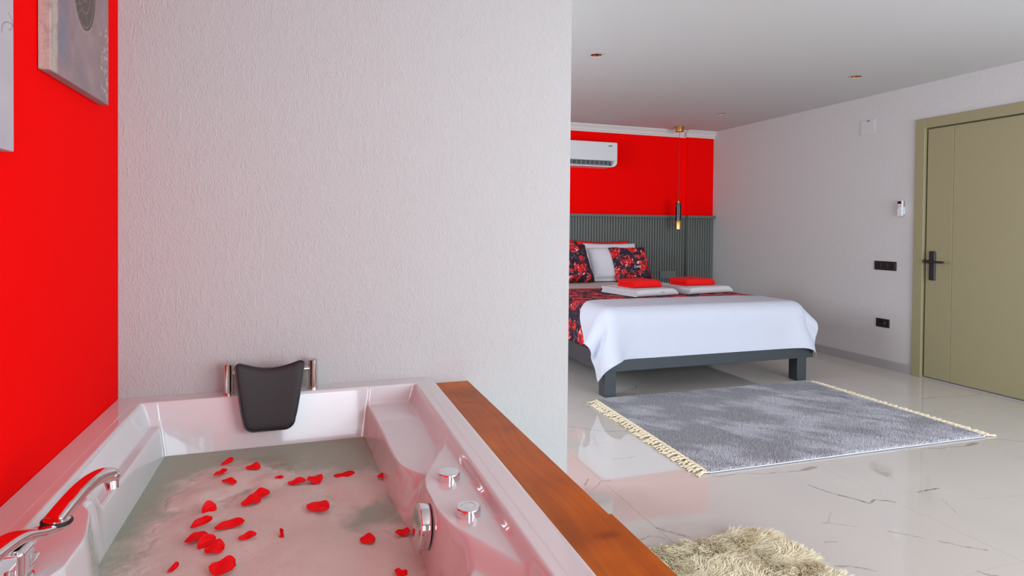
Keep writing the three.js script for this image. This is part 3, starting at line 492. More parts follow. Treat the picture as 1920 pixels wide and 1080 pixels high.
// ---------------------------------------------------------------- canvases on the red wall
{
  const printA = canvasTex(1024, 1024, (c, W) => {
    const r = rng(9); c.fillStyle = 'rgb(156,132,132)'; c.fillRect(0, 0, W, W);
    const cols = ['136,118,116', '132,120,136', '166,136,140', '134,116,108', '178,154,152', '150,124,128'];
    for (let k = 0; k < 260; k++) { const x = r() * W, y = r() * W, a = 20 + r() * 110, g = c.createRadialGradient(x, y, 0, x, y, a), q = cols[Math.floor(r() * 6)]; g.addColorStop(0, `rgba(${q},0.35)`); g.addColorStop(1, `rgba(${q},0)`); c.fillStyle = g; c.fillRect(x - a, y - a, 2 * a, 2 * a); }
    for (const [x, y, a, b, q] of [[210, 640, 90, 300, '118,110,138'], [190, 800, 80, 110, '122,114,142']]) { for (let k = 0; k < 90; k++) { const px = x + (r() - 0.5) * a * 2, py = y + (r() - 0.5) * b * 2; c.fillStyle = `rgba(${q},0.07)`; c.beginPath(); c.ellipse(px, py, 10 + r() * 44, 20 + r() * 70, 0, 0, 6.3); c.fill(); } }
    for (let k = 0; k < 500; k++) { const x = r() * 90, y = r() * W; c.fillStyle = `rgba(190,174,160,${0.1 + 0.2 * r()})`; c.beginPath(); c.ellipse(x, y, 8 + r() * 18, 12 + r() * 30, 0, 0, 6.3); c.fill(); }
    for (let k = 0; k < 9000; k++) { const x = r() * W, y = r() * W; c.fillStyle = r() < 0.5 ? 'rgba(96,80,78,0.22)' : 'rgba(206,190,186,0.22)'; c.fillRect(x, y, 1 + r() * 4, 1 + r() * 6); }
    for (let k = 0; k < 70; k++) { const x = W - 20 - Math.abs(r() + r() - 1) * 180, y = 500 + r() * 500; c.fillStyle = 'rgba(206,190,182,0.6)'; c.beginPath(); c.ellipse(x, y, 3 + r() * 11, 4 + r() * 12, r(), 0, 6.3); c.fill(); }
    // a spiral shell with ribs
    c.save(); c.translate(548, 415); c.rotate(0.2);
    c.fillStyle = 'rgb(98,84,77)'; c.beginPath(); c.ellipse(0, 0, 190, 235, 0, 0, 6.3); c.fill();
    for (let k = 0; k < 40; k++) { const a = k / 40 * 6.28; c.strokeStyle = k % 2 ? 'rgba(146,130,122,0.5)' : 'rgba(72,62,58,0.5)'; c.lineWidth = 3 + r() * 4; c.beginPath(); c.moveTo(Math.cos(a) * 84, Math.sin(a) * 104); c.quadraticCurveTo(Math.cos(a + 0.3) * (130 + 20 * r()), Math.sin(a + 0.3) * 170, Math.cos(a + 0.36) * 186, Math.sin(a + 0.36) * 230); c.stroke(); }
    c.strokeStyle = 'rgba(180,164,156,0.7)'; c.lineWidth = 4; c.beginPath(); for (let k = 0; k < 260; k++) { const a = k / 260 * 6.28 * 3.4, q = Math.pow(k / 260, 1.4); const x = Math.cos(a) * 190 * q, y = Math.sin(a) * 235 * q; k ? c.lineTo(x, y) : c.moveTo(x, y); } c.stroke();
    for (let k = 0; k < 60; k++) { const a = k / 60 * 6.28; c.fillStyle = 'rgba(196,182,174,0.55)'; c.beginPath(); c.ellipse(Math.cos(a) * 198 + r() * 6, Math.sin(a) * 244 + r() * 6, 3 + r() * 4, 2 + r() * 3, a, 0, 6.3); c.fill(); }
    c.restore();
  });
  const printB = canvasTex(512, 1024, (c, W, H) => {
    const r = rng(12); c.fillStyle = 'rgb(186,178,184)'; c.fillRect(0, 0, W, H);
    for (let k = 0; k < 120; k++) { const x = r() * W, y = r() * H, a = 30 + r() * 100, g = c.createRadialGradient(x, y, 0, x, y, a), q = r() < 0.5 ? '170,164,180' : '202,192,194'; g.addColorStop(0, `rgba(${q},0.4)`); g.addColorStop(1, `rgba(${q},0)`); c.fillStyle = g; c.fillRect(x - a, y - a, 2 * a, 2 * a); }
    for (let k = 0; k < 26; k++) { c.strokeStyle = 'rgba(110,102,108,0.5)'; c.lineWidth = 1.5 + r() * 2; const x = r() * W, y = r() * H, a = r() * 6; c.beginPath(); c.arc(x, y, 14 + r() * 30, a, a + 2 + r() * 2); c.stroke(); }
    for (let k = 0; k < 12; k++) { c.strokeStyle = 'rgba(120,110,118,0.5)'; c.lineWidth = 1.4; let x = W * 0.6 + r() * W * 0.35, y = r() * H; c.beginPath(); c.moveTo(x, y); for (let i = 0; i < 14; i++) { x += (r() - 0.5) * 16; y += r() * 12; c.lineTo(x, y); } c.stroke(); }
  });
  const canvas = (z0, z1, y0, y1, tex, label) => {
    const t = thing('canvas_print', label, 'picture', [XL, 0, 0], 0, 'canvases on the red wall'), d = 0.029;
    const g = rbox(0.0015, d, y0, y1, z1, z0, 0.003, 2), p = g.attributes.position, uv = g.attributes.uv;   // the print wraps round the edges
    for (let i = 0; i < p.count; i++) uv.setXY(i, (z0 - p.getZ(i) + (d - p.getX(i)) * (p.getZ(i) > (z0 + z1) / 2 ? 1 : -1) * (g.attributes.normal.getX(i) > 0.5 ? 0 : 1)) / (z0 - z1), (p.getY(i) - y0) / (y1 - y0));
    part('stretched_canvas', g, std(lin(0.95, 0.95, 0.95), 0.75, { map: tex, bumpMap: rep(clothBump, 3), bumpScale: 0.0004 }), t);
    for (const y of [y0 + 0.01, y1 - 0.04]) part('stretcher_bar', box(0.0005, 0.0015, y, y + 0.03, z1 + 0.01, z0 - 0.01), M.cream, t);
  };
  canvas(-1.81, -2.282, 1.585, 2.057, printA, 'square canvas print of a spiral shell on mottled mauve ground');
  canvas(-0.97, -1.608, 1.357, 2.19, printB, 'tall pale grey canvas print with pencil scrawls, nearest the camera');
}
// ---------------------------------------------------------------- headboard, air conditioner, pendant, fittings
{
  const t = thing('slatted_headboard', 'dark grey-green wall panel headboard of narrow upright slats', 'headboard');
  const HX0 = 0.9, HX1 = XR - 0.0005, XP = 4.478, HT = 1.352;
  part('backing', box(HX0, XP, 0.0005, HT, ZF + 0.0005, ZF + 0.016), M.slate, t); part('pier_backing', box(XP - 0.016, HX1, 0.0005, HT, ZF + 0.0605, ZF + 0.074), M.slate, t);
  part('pier_side', box(XP - 0.016, XP - 0.0005, 0.0005, HT, ZF + 0.016, ZF + 0.0605), M.slate, t);
  const P = 0.0356, w = 0.0268, sl = new THREE.BoxGeometry(w, HT - 0.002, 0.016); sl.translate(0, HT / 2, 0);
  for (let x = XP - 0.035; x > HX0 + w; x -= P) { const m = part('slat', sl, M.slate, t); m.position.set(x, 0, ZF + 0.024); }
  for (let x = XP + 0.004; x < HX1 - w / 2; x += P) { const m = part('slat', sl, M.slate, t); m.position.set(x, 0, ZF + 0.082); }
  part('cap', rbox(HX0 - 0.01, XP - 0.017, HT, 1.384, ZF + 0.0005, ZF + 0.065, 0.003), M.slate, t); part('pier_cap', rbox(XP - 0.03, HX1, HT, 1.3845, ZF + 0.061, ZF + 0.122, 0.003), M.slate, t);
  const s = thing('headboard_socket', 'grey double switch and socket plate on the slatted headboard', 'socket');
  const z = ZF + 0.0325;
  part('frame', rbox(4.11, 4.345, 0.61, 0.702, z, z + 0.01, 0.004), M.plasticGrey, s); part('switch_rocker', rbox(4.128, 4.208, 0.624, 0.688, z + 0.0101, z + 0.014, 0.002), M.plasticGrey, s);
  const so = part('outlet', at(cyl(0.026, 0.026, 0.003, 32).rotateX(Math.PI / 2), 4.287, 0.656, z + 0.0117), M.plasticGrey, s);
  part('pin_hole', at(cyl(0.0045, 0.0045, 0.002, 12).rotateX(Math.PI / 2), 4.277, 0.656, z + 0.0136), M.black, so); part('pin_hole', at(cyl(0.0045, 0.0045, 0.002, 12).rotateX(Math.PI / 2), 4.297, 0.656, z + 0.0136), M.black, so);
  solo('cable_cover', rbox(3.64, 3.675, 0.0005, 0.3, ZF + 0.033, ZF + 0.05, 0.004), M.plastic, 'narrow white cable cover on the headboard foot, under the bed', 'cable cover');
}
{
  const t = thing('air_conditioner', 'white wall-mounted air conditioner on the red wall', 'air conditioner');
  const x0 = 2.56, x1 = 3.42, y0 = 1.922, y1 = 2.208, z0 = ZF + 0.001, z1 = ZF + 0.2;
  const q = 0.018;
  const hx0 = x0 + 0.045, hx1 = x1 - 0.045, hy0 = y0 + 0.014, hy1 = y0 + 0.072, ext = (pts) => { const q2 = new THREE.Shape(); pts(q2); const g = new THREE.ExtrudeGeometry(q2, { depth: z1 - z0 - 0.012, bevelEnabled: true, bevelSize: 0.004, bevelThickness: 0.006, bevelOffset: -0.004, bevelSegments: 3, curveSegments: 14 }); g.translate(0, 0, z0 + 0.006); return g; };
  part('casing', ext((p) => { p.moveTo(x0, hy1); p.lineTo(x1, hy1); p.lineTo(x1, y1 - q); p.quadraticCurveTo(x1, y1, x1 - q, y1); p.lineTo(x0 + q, y1); p.quadraticCurveTo(x0, y1, x0, y1 - q); p.closePath(); }), M.plastic, t);
  part('end_cheek', ext((p) => { p.moveTo(x1, hy1); p.bezierCurveTo(x1, y0 + 0.03, x1 - 0.02, y0, x1 - 0.09, y0); p.lineTo(x1 - 0.09, hy0); p.bezierCurveTo(hx1 - 0.02, hy0, hx1 - 0.002, hy0 + 0.02, hx1, hy1); p.closePath(); }), M.plastic, t);
  part('end_cheek', ext((p) => { p.moveTo(x0, hy1); p.lineTo(hx0, hy1); p.bezierCurveTo(hx0 + 0.002, hy0 + 0.02, hx0 + 0.02, hy0, x0 + 0.09, hy0); p.lineTo(x0 + 0.09, y0); p.bezierCurveTo(x0 + 0.02, y0, x0, y0 + 0.03, x0, hy1); p.closePath(); }), M.plastic, t);
  part('lower_lip', ext((p) => { p.moveTo(x0 + 0.085, y0); p.lineTo(x1 - 0.085, y0); p.lineTo(x1 - 0.085, hy0); p.lineTo(x0 + 0.085, hy0); p.closePath(); }), M.plastic, t);
  part('front_panel', rbox(x0 + 0.006, x1 - 0.006, y0 + 0.076, y1 - 0.006, z1 - 0.001, z1 + 0.006, 0.003), M.plastic, t);
  part('outlet_back', box(hx0 - 0.004, hx1 + 0.002, hy0 - 0.002, hy1 + 0.004, z0 + 0.07, z0 + 0.08), M.plasticGrey, t);
  for (let k = 0; k < 13; k++) part('fin', rbox(hx0 + 0.03 + k * 0.057, hx0 + 0.034 + k * 0.057, hy0 + 0.012, hy1 - 0.004, z1 - 0.075, z1 - 0.03, 0.0015, 2), M.finGrey, t);
  const fl = part('flap', rbox(-0.36, 0.36, -0.0025, 0.0025, -0.02, 0.02, 0.002, 2), M.plastic, t); fl.position.set((hx0 + hx1) / 2 - 0.02, hy0 + 0.014, z1 - 0.05); fl.rotation.x = 0.25;
  part('slot_line', box(hx0, hx1 - 0.02, hy0 - 0.0005, hy0 + 0.004, z1 - 0.06, z1 - 0.001), M.plasticGrey, t);
  for (const [a, b, m] of [[0, 0.026, M.plasticGrey], [0.028, 0.05, M.black]]) part('badge', box(x1 - 0.122 + a, x1 - 0.122 + b, y1 - 0.05, y1 - 0.038, z1 + 0.0061, z1 + 0.0066), m, t);
}
{
  const t = thing('pendant_lamp', 'slim black and brass tube pendant lamp hanging beside the bed', 'lamp', [4.205, 0, -6.23]);
  part('canopy', new THREE.LatheGeometry([[0.0001, 2.434], [0.052, 2.434], [0.0535, 2.431], [0.0535, 2.374], [0.051, 2.371], [0.0001, 2.371]].map((p) => new THREE.Vector2(...p)), 40), M.brass, t);
  part('cord', at(cyl(0.0025, 0.0025, 2.371 - 1.545, 10), 0, (2.371 + 1.545) / 2, 0), M.black, t);
  part('cap', new THREE.LatheGeometry([[0.0001, 1.56], [0.006, 1.56], [0.008, 1.545], [0.008, 1.53]].map((p) => new THREE.Vector2(...p)), 24), M.brass, t);
  const mt = std(lin(1, 1, 1), 0.22, { map: dataTex(128, 256, (u, v) => { const n = fbm(u * 6, v * 9, 4, 33), w = Math.pow(1 - Math.abs(2 * n - 1), 22); const k = 16 + 90 * w; return [k, k, k]; }, true) });
  part('stone_tube', new THREE.LatheGeometry([[0.0001, 1.313], [0.0335, 1.313], [0.035, 1.316], [0.035, 1.527], [0.033, 1.53], [0.0001, 1.53]].map((p) => new THREE.Vector2(...p)), 40), mt, t, 'black marbled upper tube');
  part('brass_tube', new THREE.LatheGeometry([[0.028, 1.225], [0.028, 1.213], [0.034, 1.213], [0.035, 1.216], [0.035, 1.3125], [0.02, 1.3125]].map((p) => new THREE.Vector2(...p)), 40), M.brass, t, 'brass lower tube');
  part('lens', at(cyl(0.028, 0.028, 0.004, 32), 0, 1.228, 0), M.plasticGrey, t);
}
['copper-lined ceiling downlight nearest the partition', 'copper-lined ceiling downlight above the wall by the door', 'small far ceiling downlight above the bed head'].forEach((label, i) => {
  const t = thing('downlight', label, 'downlight', [LIGHTS[i][0], CH, LIGHTS[i][1]], 0, 'recessed ceiling downlights');
  part('trim_ring', new THREE.LatheGeometry([[0.0405, 0.002], [0.0405, -0.002], [0.043, -0.003], [0.053, -0.002], [0.055, -0.0005], [0.0405, -0.0005]].map((p) => new THREE.Vector2(...p)), 48), M.ceiling, t);
  part('reflector', new THREE.LatheGeometry([[0.04, 0], [0.0385, 0.02], [0.036, 0.045], [0.034, 0.06]].map((p) => new THREE.Vector2(...p)), 40), Object.assign(M.copper, { side: THREE.DoubleSide }), t);
  part('bulb', merge([at(cyl(0.03, 0.03, 0.004, 32), 0, 0.062, 0), at(new THREE.SphereGeometry(0.02, 24, 16), 0, 0.058, 0)]), M.bulbGlass, t);
});
{ // fittings on the right wall
  const x = XR;
  const a = thing('switch_plate', 'dark triple switch plate on the wall beside the door', 'switch'); part('frame', rbox(x - 0.009, x - 0.0003, 0.866, 0.945, -4.128, -3.914, 0.003), M.black, a);
  for (let k = 0; k < 3; k++) part('rocker', rbox(x - 0.0125, x - 0.009, 0.878, 0.933, -4.117 + k * 0.066, -4.057 + k * 0.066, 0.0015), M.blackGloss, a);
  const b = thing('wall_socket', 'dark power socket low on the wall beside the door', 'socket'); part('frame', rbox(x - 0.009, x - 0.0003, 0.36, 0.436, -4.1, -3.97, 0.003), M.black, b);
  const o = part('outlet', at(cyl(0.024, 0.026, 0.004, 32).rotateZ(Math.PI / 2), x - 0.011, 0.398, -4.035), M.blackGloss, b); part('pin_hole', at(cyl(0.004, 0.004, 0.002, 10).rotateZ(Math.PI / 2), x - 0.0135, 0.398, -4.045), M.rubber, o); part('pin_hole', at(cyl(0.004, 0.004, 0.002, 10).rotateZ(Math.PI / 2), x - 0.0135, 0.398, -4.025), M.rubber, o);
  const c = thing('junction_cover', 'square white junction box cover high on the wall by the door', 'cover plate'); part('plate', rbox(x - 0.006, x - 0.0003, 2.088, 2.222, -4.297, -4.15, 0.003), M.coverPlate, c); part('notch', box(x - 0.0063, x - 0.0055, 2.207, 2.214, -4.235, -4.2), M.black, c);
  const d = thing('remote_control', 'small white remote control in its wall holder by the door', 'remote');
  part('holder', rbox(x - 0.012, x - 0.0003, 1.352, 1.42, -3.9, -3.846, 0.003), M.plastic, d); const body = part('body', rbox(x - 0.034, x - 0.0125, 1.34, 1.474, -3.896, -3.85, 0.005), M.plastic, d);
  part('screen', box(x - 0.0346, x - 0.0338, 1.444, 1.468, -3.891, -3.855), M.blackGloss, body);
  for (const [y, z2, m] of [[1.43, -3.888, M.plasticGrey], [1.43, -3.862, M.towelRed], [1.42, -3.876, M.plasticGrey], [1.409, -3.888, M.plasticGrey]]) part('button', box(x - 0.0348, x - 0.0338, y - 0.004, y + 0.004, z2 - 0.004, z2 + 0.004), m, body);
}

// ---------------------------------------------------------------- bed
const BX0 = 2.0, BX1 = 3.9, BZ0 = -6.44, BZ1 = -3.87, BT = 0.62;
{
  const t = thing('double_bed', 'double bed with a low dark grey frame on square block legs', 'bed');
  part('rail', rbox(BX0, BX1, 0.183, 0.312, BZ1 - 0.035, BZ1, 0.003), M.bedframe, t); part('rail', rbox(BX0, BX0 + 0.035, 0.183, 0.312, BZ0, BZ1 - 0.0355, 0.003), M.bedframe, t); part('rail', rbox(BX1 - 0.035, BX1, 0.183, 0.312, BZ0, BZ1 - 0.0355, 0.003), M.bedframe, t);
  part('platform', box(BX0 + 0.036, BX1 - 0.036, 0.2, 0.298, BZ0, BZ1 - 0.036), M.bedframe, t);
  for (const [x, z] of [[2.028, -3.975], [3.745, -3.965], [2.028, -6.4], [3.745, -6.4]]) part('leg', rbox(x, x + 0.092, 0.0005, 0.1999, z, z + 0.092, 0.002), M.bedframe, t);
  const g = new RoundedBoxGeometry(BX1 - BX0 - 0.05, BT - 0.3, BZ1 - BZ0 - 0.05, 8, 0.1); g.translate((BX0 + BX1) / 2, (BT + 0.3) / 2, (BZ0 + BZ1) / 2);
  part('mattress', metreUV(g), M.sheet, t, 'mattress in a pale fitted sheet');
}
// cross-section of a cloth over the bed: arc length measured from the left top corner
function overBed(s, off, R = 0.1) {
  const x0 = BX0 + 0.025 - off, x1 = BX1 - 0.025 + off, yt = BT + off, r = R + off, arc = r * Math.PI / 2, wTop = x1 - x0 - 2 * r;
  if (s < 0) return [x0, yt - r + s, -1, 0];
  if (s < arc) { const a = s / r; return [x0 + r - r * Math.cos(a), yt - r + r * Math.sin(a), -Math.cos(a), Math.sin(a)]; }
  s -= arc; if (s < wTop) return [x0 + r + s, yt, 0, 1];
  s -= wTop; if (s < arc) { const a = s / r; return [x1 - r + r * Math.sin(a), yt - r + r * Math.cos(a), Math.sin(a), Math.cos(a)]; }
  return [x1, yt - r - (s - arc), 1, 0];
}
{ // flowered throw across the middle of the bed
  const L0 = -0.25, L1 = 1.85 + 0.03 + 0.2, nu = 150, nv = 70, za = -5.37, zb = -4.1;
  const g = gridGeo(nu, nv, (u, v) => {
    const s = lerp(L0, L1, u), z = lerp(za, zb, v) + 0.02 * (fbm(u * 6, v * 3, 2, 11) - 0.5), o = overBed(s, 0.006), hang = Math.max(0, Math.min(1, -s / 0.25)) + Math.max(0, Math.min(1, (s - 1.88) / 0.25));
    const wv = 0.012 * hang * (0.6 + Math.sin(v * 17 + 1.3) * 0.7 + Math.sin(v * 31) * 0.3) + 0.003 * fbm(s * 9, z * 9, 3, 19);
    return [o[0] + o[2] * wv, o[1] + o[3] * wv + (s < L0 + 0.02 ? 0.01 * Math.sin(v * 9) : 0), z];
  }, (u, v) => [lerp(L0, L1, u) / 0.62, lerp(za, zb, v) / 0.62]);
  solo('floral_throw', solidify(g, nu, nv, -0.004), M.floral, 'dark throw printed with red roses across the bed', 'throw');
}
{ // white blanket over the foot of the bed: draped by a small cloth simulation
  const nx = 92, nz = 34, x0 = 1.8, x1 = 3.995, z0 = -4.43, z1 = -3.57, dx = (x1 - x0) / nx, dz = (z1 - z0) / nz, N = (nx + 1) * (nz + 1);
  const p = new Float64Array(N * 3), q = new Float64Array(N * 3), id = (i, j) => j * (nx + 1) + i;
  for (let j = 0; j <= nz; j++) for (let i = 0; i <= nx; i++) { const k = 3 * id(i, j); p[k] = x0 + i * dx; p[k + 1] = BT + 0.03; const x = p[k], zb = z0 + 0.3 * sstep(2.25, 1.8, x) ** 1.0 + 0.16 * sstep(3.5, 4.0, x); p[k + 2] = lerp(zb, z1, j / nz); } q.set(p);
  const W = new Float64Array(N); for (let j = 0; j <= nz; j++) for (let i = 0; i <= nx; i++) { const k = 3 * id(i, j); W[id(i, j)] = p[k] > BX0 + 0.1 && p[k] < BX1 - 0.1 && p[k + 2] < BZ1 - 0.1 ? 0 : 1; if (!W[id(i, j)]) p[k + 1] = q[k + 1] = BT + 0.014; }   // what lies flat on the bed stays where it was laid
  const C = []; const con = (a, b, s) => C.push([3 * a, 3 * b, Math.hypot(p[3 * a] - p[3 * b], p[3 * a + 2] - p[3 * b + 2]), s]);
  for (let j = 0; j <= nz; j++) for (let i = 0; i <= nx; i++) { if (i < nx) con(id(i, j), id(i + 1, j), 1); if (j < nz) con(id(i, j), id(i, j + 1), 1); if (i < nx && j < nz) { con(id(i, j), id(i + 1, j + 1), 0.025); con(id(i + 1, j), id(i, j + 1), 0.025); } if (i < nx - 3) con(id(i, j), id(i + 4, j), 0.1); if (j < nz - 3) con(id(i, j), id(i, j + 4), 0.1); }
  const rb = (x, y, z, b) => { // signed distance and outward direction of a rounded box
    const qx = Math.abs(x - b[0]) - b[3] + b[6], qy = Math.abs(y - b[1]) - b[4] + b[6], qz = Math.abs(z - b[2]) - b[5] + b[6], ax = Math.max(qx, 0), ay = Math.max(qy, 0), az = Math.max(qz, 0), l = Math.hypot(ax, ay, az), sx = Math.sign(x - b[0]), sy = Math.sign(y - b[1]), sz = Math.sign(z - b[2]);
    if (l > 1e-9) return [l - b[6], sx * ax / l, sy * ay / l, sz * az / l];
    if (qx > qy && qx > qz) return [qx - b[6], sx, 0, 0]; if (qy > qz) return [qy - b[6], 0, sy, 0]; return [qz - b[6], 0, 0, sz];
  };
  const bodies = [[(BX0 + BX1) / 2, (BT + 0.2) / 2, (BZ0 + BZ1) / 2, (BX1 - BX0) / 2 - 0.025, (BT - 0.2) / 2, (BZ1 - BZ0) / 2 - 0.025, 0.1], [(BX0 + BX1) / 2, 0.2475, (BZ0 + BZ1) / 2, (BX1 - BX0) / 2, 0.0645, (BZ1 - BZ0) / 2, 0.004]];
  const gap = 0.014;
  for (let step = 0; step < 900; step++) {
    for (let k = 0; k < N * 3; k += 3) if (W[k / 3]) for (let a = 0; a < 3; a++) { const v = (p[k + a] - q[k + a]) * 0.98; q[k + a] = p[k + a]; p[k + a] += v - (a === 1 ? 0.0005 : 0); }
    for (let it = 0; it < 26; it++) for (const [a, b, l, s] of C) { const ux = p[b] - p[a], uy = p[b + 1] - p[a + 1], uz = p[b + 2] - p[a + 2], d = Math.sqrt(ux * ux + uy * uy + uz * uz) || 1e-9; if (s > 0.05 && s < 0.4 && d > l) continue; const wa = W[a / 3], wb = W[b / 3]; if (!wa && !wb) continue; const f = s * (d - l) / d / (wa + wb), fa = f * wa, fb = f * wb; p[a] += ux * fa; p[a + 1] += uy * fa; p[a + 2] += uz * fa; p[b] -= ux * fb; p[b + 1] -= uy * fb; p[b + 2] -= uz * fb; }
    for (let k = 0; k < N * 3; k += 3) if (W[k / 3]) for (const b of bodies) { const r = rb(p[k], p[k + 1], p[k + 2], b); if (r[0] < gap) { const e = gap - r[0]; p[k] += r[1] * e; p[k + 1] += r[2] * e; p[k + 2] += r[3] * e; const fr = r[2] > 0.7 ? 0.95 : 0.4; for (let a = 0; a < 3; a++) { const v = p[k + a] - q[k + a]; q[k + a] = p[k + a] - v * (1 - fr); } } }
  }
  const g = gridGeo(nx, nz, (u, v, i, j) => { const k = 3 * id(i, j); return [p[k], p[k + 1], p[k + 2]]; }, (u, v) => [u * 2.35, v * 0.91]);
  { const I = g.index.array; for (let i = 0; i < I.length; i += 3) { const s = I[i + 1]; I[i + 1] = I[i + 2]; I[i + 2] = s; } g.computeVertexNormals(); }
  const piq = dataTex(512, 512, (u, v) => { const a = (u * 64) % 1, b = (v * 64) % 1; return 0.3 + 0.7 * Math.pow(Math.abs(Math.sin(a * Math.PI) * Math.sin(b * Math.PI)), 0.7); });
  const sol = solidify(g, nx, nz, 0.004);
  solo('white_blanket', sol, std(lin(0.6, 0.63, 0.72), 0.9, { bumpMap: rep(piq, 2), bumpScale: 0.0008 }), 'white woven blanket draped over the foot of the bed', 'blanket');
}
// pillows: a cushion standing on its lower edge, facing +z
function pillowGeo(w, h, t, pinch, seed, n = 40) {
  const face = (sg) => gridGeo(n, n, (u, v) => {
    const a = u * 2 - 1, b = v * 2 - 1, x = w / 2 * a * (1 - pinch * (1 - b * b) * a * a), y = h / 2 + h / 2 * b * (1 - pinch * (1 - a * a) * b * b);
    const e = Math.pow(Math.max(0, (1 - a ** 4) * (1 - b ** 4)), 0.42), wr = 0.05 * (fbm(a * 2.4 + seed, b * 2.4, 3, seed) - 0.5) * e + 0.014 * Math.sin(9 * Math.atan2(b, a) + seed) * e * (1 - e) * 2;
    return [sg * x, y, sg * (t / 2 * e + wr * t * 2)];
  }, (u, v) => [(sg_(sg, u)) * w / 0.62 + seed * 0.137, v * h / 0.62 + seed * 0.271]);
  const g = merge([face(1), face(-1)]); const m = mergeVertices((() => { g.deleteAttribute('normal'); return g; })(), 1e-5); m.computeVertexNormals(); return m;
}
function sg_(s, u) { return s > 0 ? u : 1 - u; }
function pillow(name, label, cat, x, y, z, w, h, t, lean, turn, mat, seed, pinch = 0.05, group, flange = 0) {
  const p = thing(name, label, cat, [x, y, z], turn, group), inner = part('filling', pillowGeo(w, h, t, pinch, seed), mat, p); inner.rotation.x = -lean;
  if (flange) { const s = new THREE.Shape([[-w / 2 - flange, -flange], [w / 2 + flange, -flange], [w / 2 + flange, h + flange], [-w / 2 - flange, h + flange]].map((q) => new THREE.Vector2(...q))); s.holes.push(new THREE.Path([[-w / 2 + 0.02, 0.02], [-w / 2 + 0.02, h - 0.02], [w / 2 - 0.02, h - 0.02], [w / 2 - 0.02, 0.02]].map((q) => new THREE.Vector2(...q)))); const f = part('flange', new THREE.ExtrudeGeometry(s, { depth: 0.004, bevelEnabled: false }), mat, p); f.rotation.x = -lean; }
  return p;
}
const PY = BT + 0.004;
pillow('red_pillow', 'red pillow propped at the back on the right side of the bed', 'pillow', 3.29, PY + 0.005, -6.33, 0.68, 0.45, 0.09, 0.14, 0, M.redCloth, 3, 0.1, 'red pillows at the headboard');
pillow('red_pillow', 'red pillow propped at the back on the left side of the bed', 'pillow', 2.58, PY + 0.005, -6.33, 0.68, 0.455, 0.09, 0.14, 0, M.redCloth, 4, 0.08, 'red pillows at the headboard');
pillow('white_pillow', 'white pillow standing behind the flanged one, right side of the bed', 'pillow', 3.34, PY + 0.005, -6.2, 0.68, 0.435, 0.12, 0.3, 0, M.linen, 6, 0.05, 'white pillows');
pillow('white_pillow', 'white pillow standing at the left side of the bed', 'pillow', 2.56, PY + 0.005, -6.17, 0.68, 0.435, 0.13, 0.34, 0, M.linen, 7, 0.05, 'white pillows');
pillow('flanged_pillow', 'white pillow with a flat border, between the two flowered cushions', 'pillow', 3.3, PY + 0.03, -6.05, 0.6, 0.385, 0.11, 0.5, 0.0, M.linen, 8, 0.03, 'white pillows', 0.028);
const cush = pillow('floral_cushion', 'rose-printed cushion on the right side, with pale lettering', 'cushion', 3.455, PY + 0.008, -5.93, 0.445, 0.43, 0.19, 0.56, -0.06, M.floral, 1, 0.09, 'rose-printed cushions');
pillow('floral_cushion', 'rose-printed cushion on the left, half hidden by the partition', 'cushion', 2.72, PY + 0.008, -5.93, 0.51, 0.47, 0.2, 0.56, 0.06, M.floral, 2, 0.09, 'rose-printed cushions');
{ // pale script on the right cushion
  const f = cush.children[0], w = [], P = (x, y) => [x, 0.13 + y, 0.106];
  const K = 0.72, strokes = [[[-0.03, 0.0], [-0.028, 0.045], [-0.012, 0.05], [-0.002, 0.03], [-0.018, 0.004], [-0.034, 0.004]], [[0.006, 0.008], [0.01, 0.03], [0.014, 0.008], [0.024, 0.045], [0.026, 0.012], [0.034, 0.03], [0.04, 0.014]], [[0.04, 0.014], [0.048, 0.034], [0.053, 0.016], [0.06, 0.034], [0.066, 0.018], [0.074, 0.05]]];
  part('lettering', merge(strokes.map((s) => tube(s.map(([x, y]) => P(0.005 + K * x, K * y - 0.02)), 0.0018, 30, 6))), std(lin(0.8, 0.7, 0.72), 0.8), f, 'pale printed script');
}
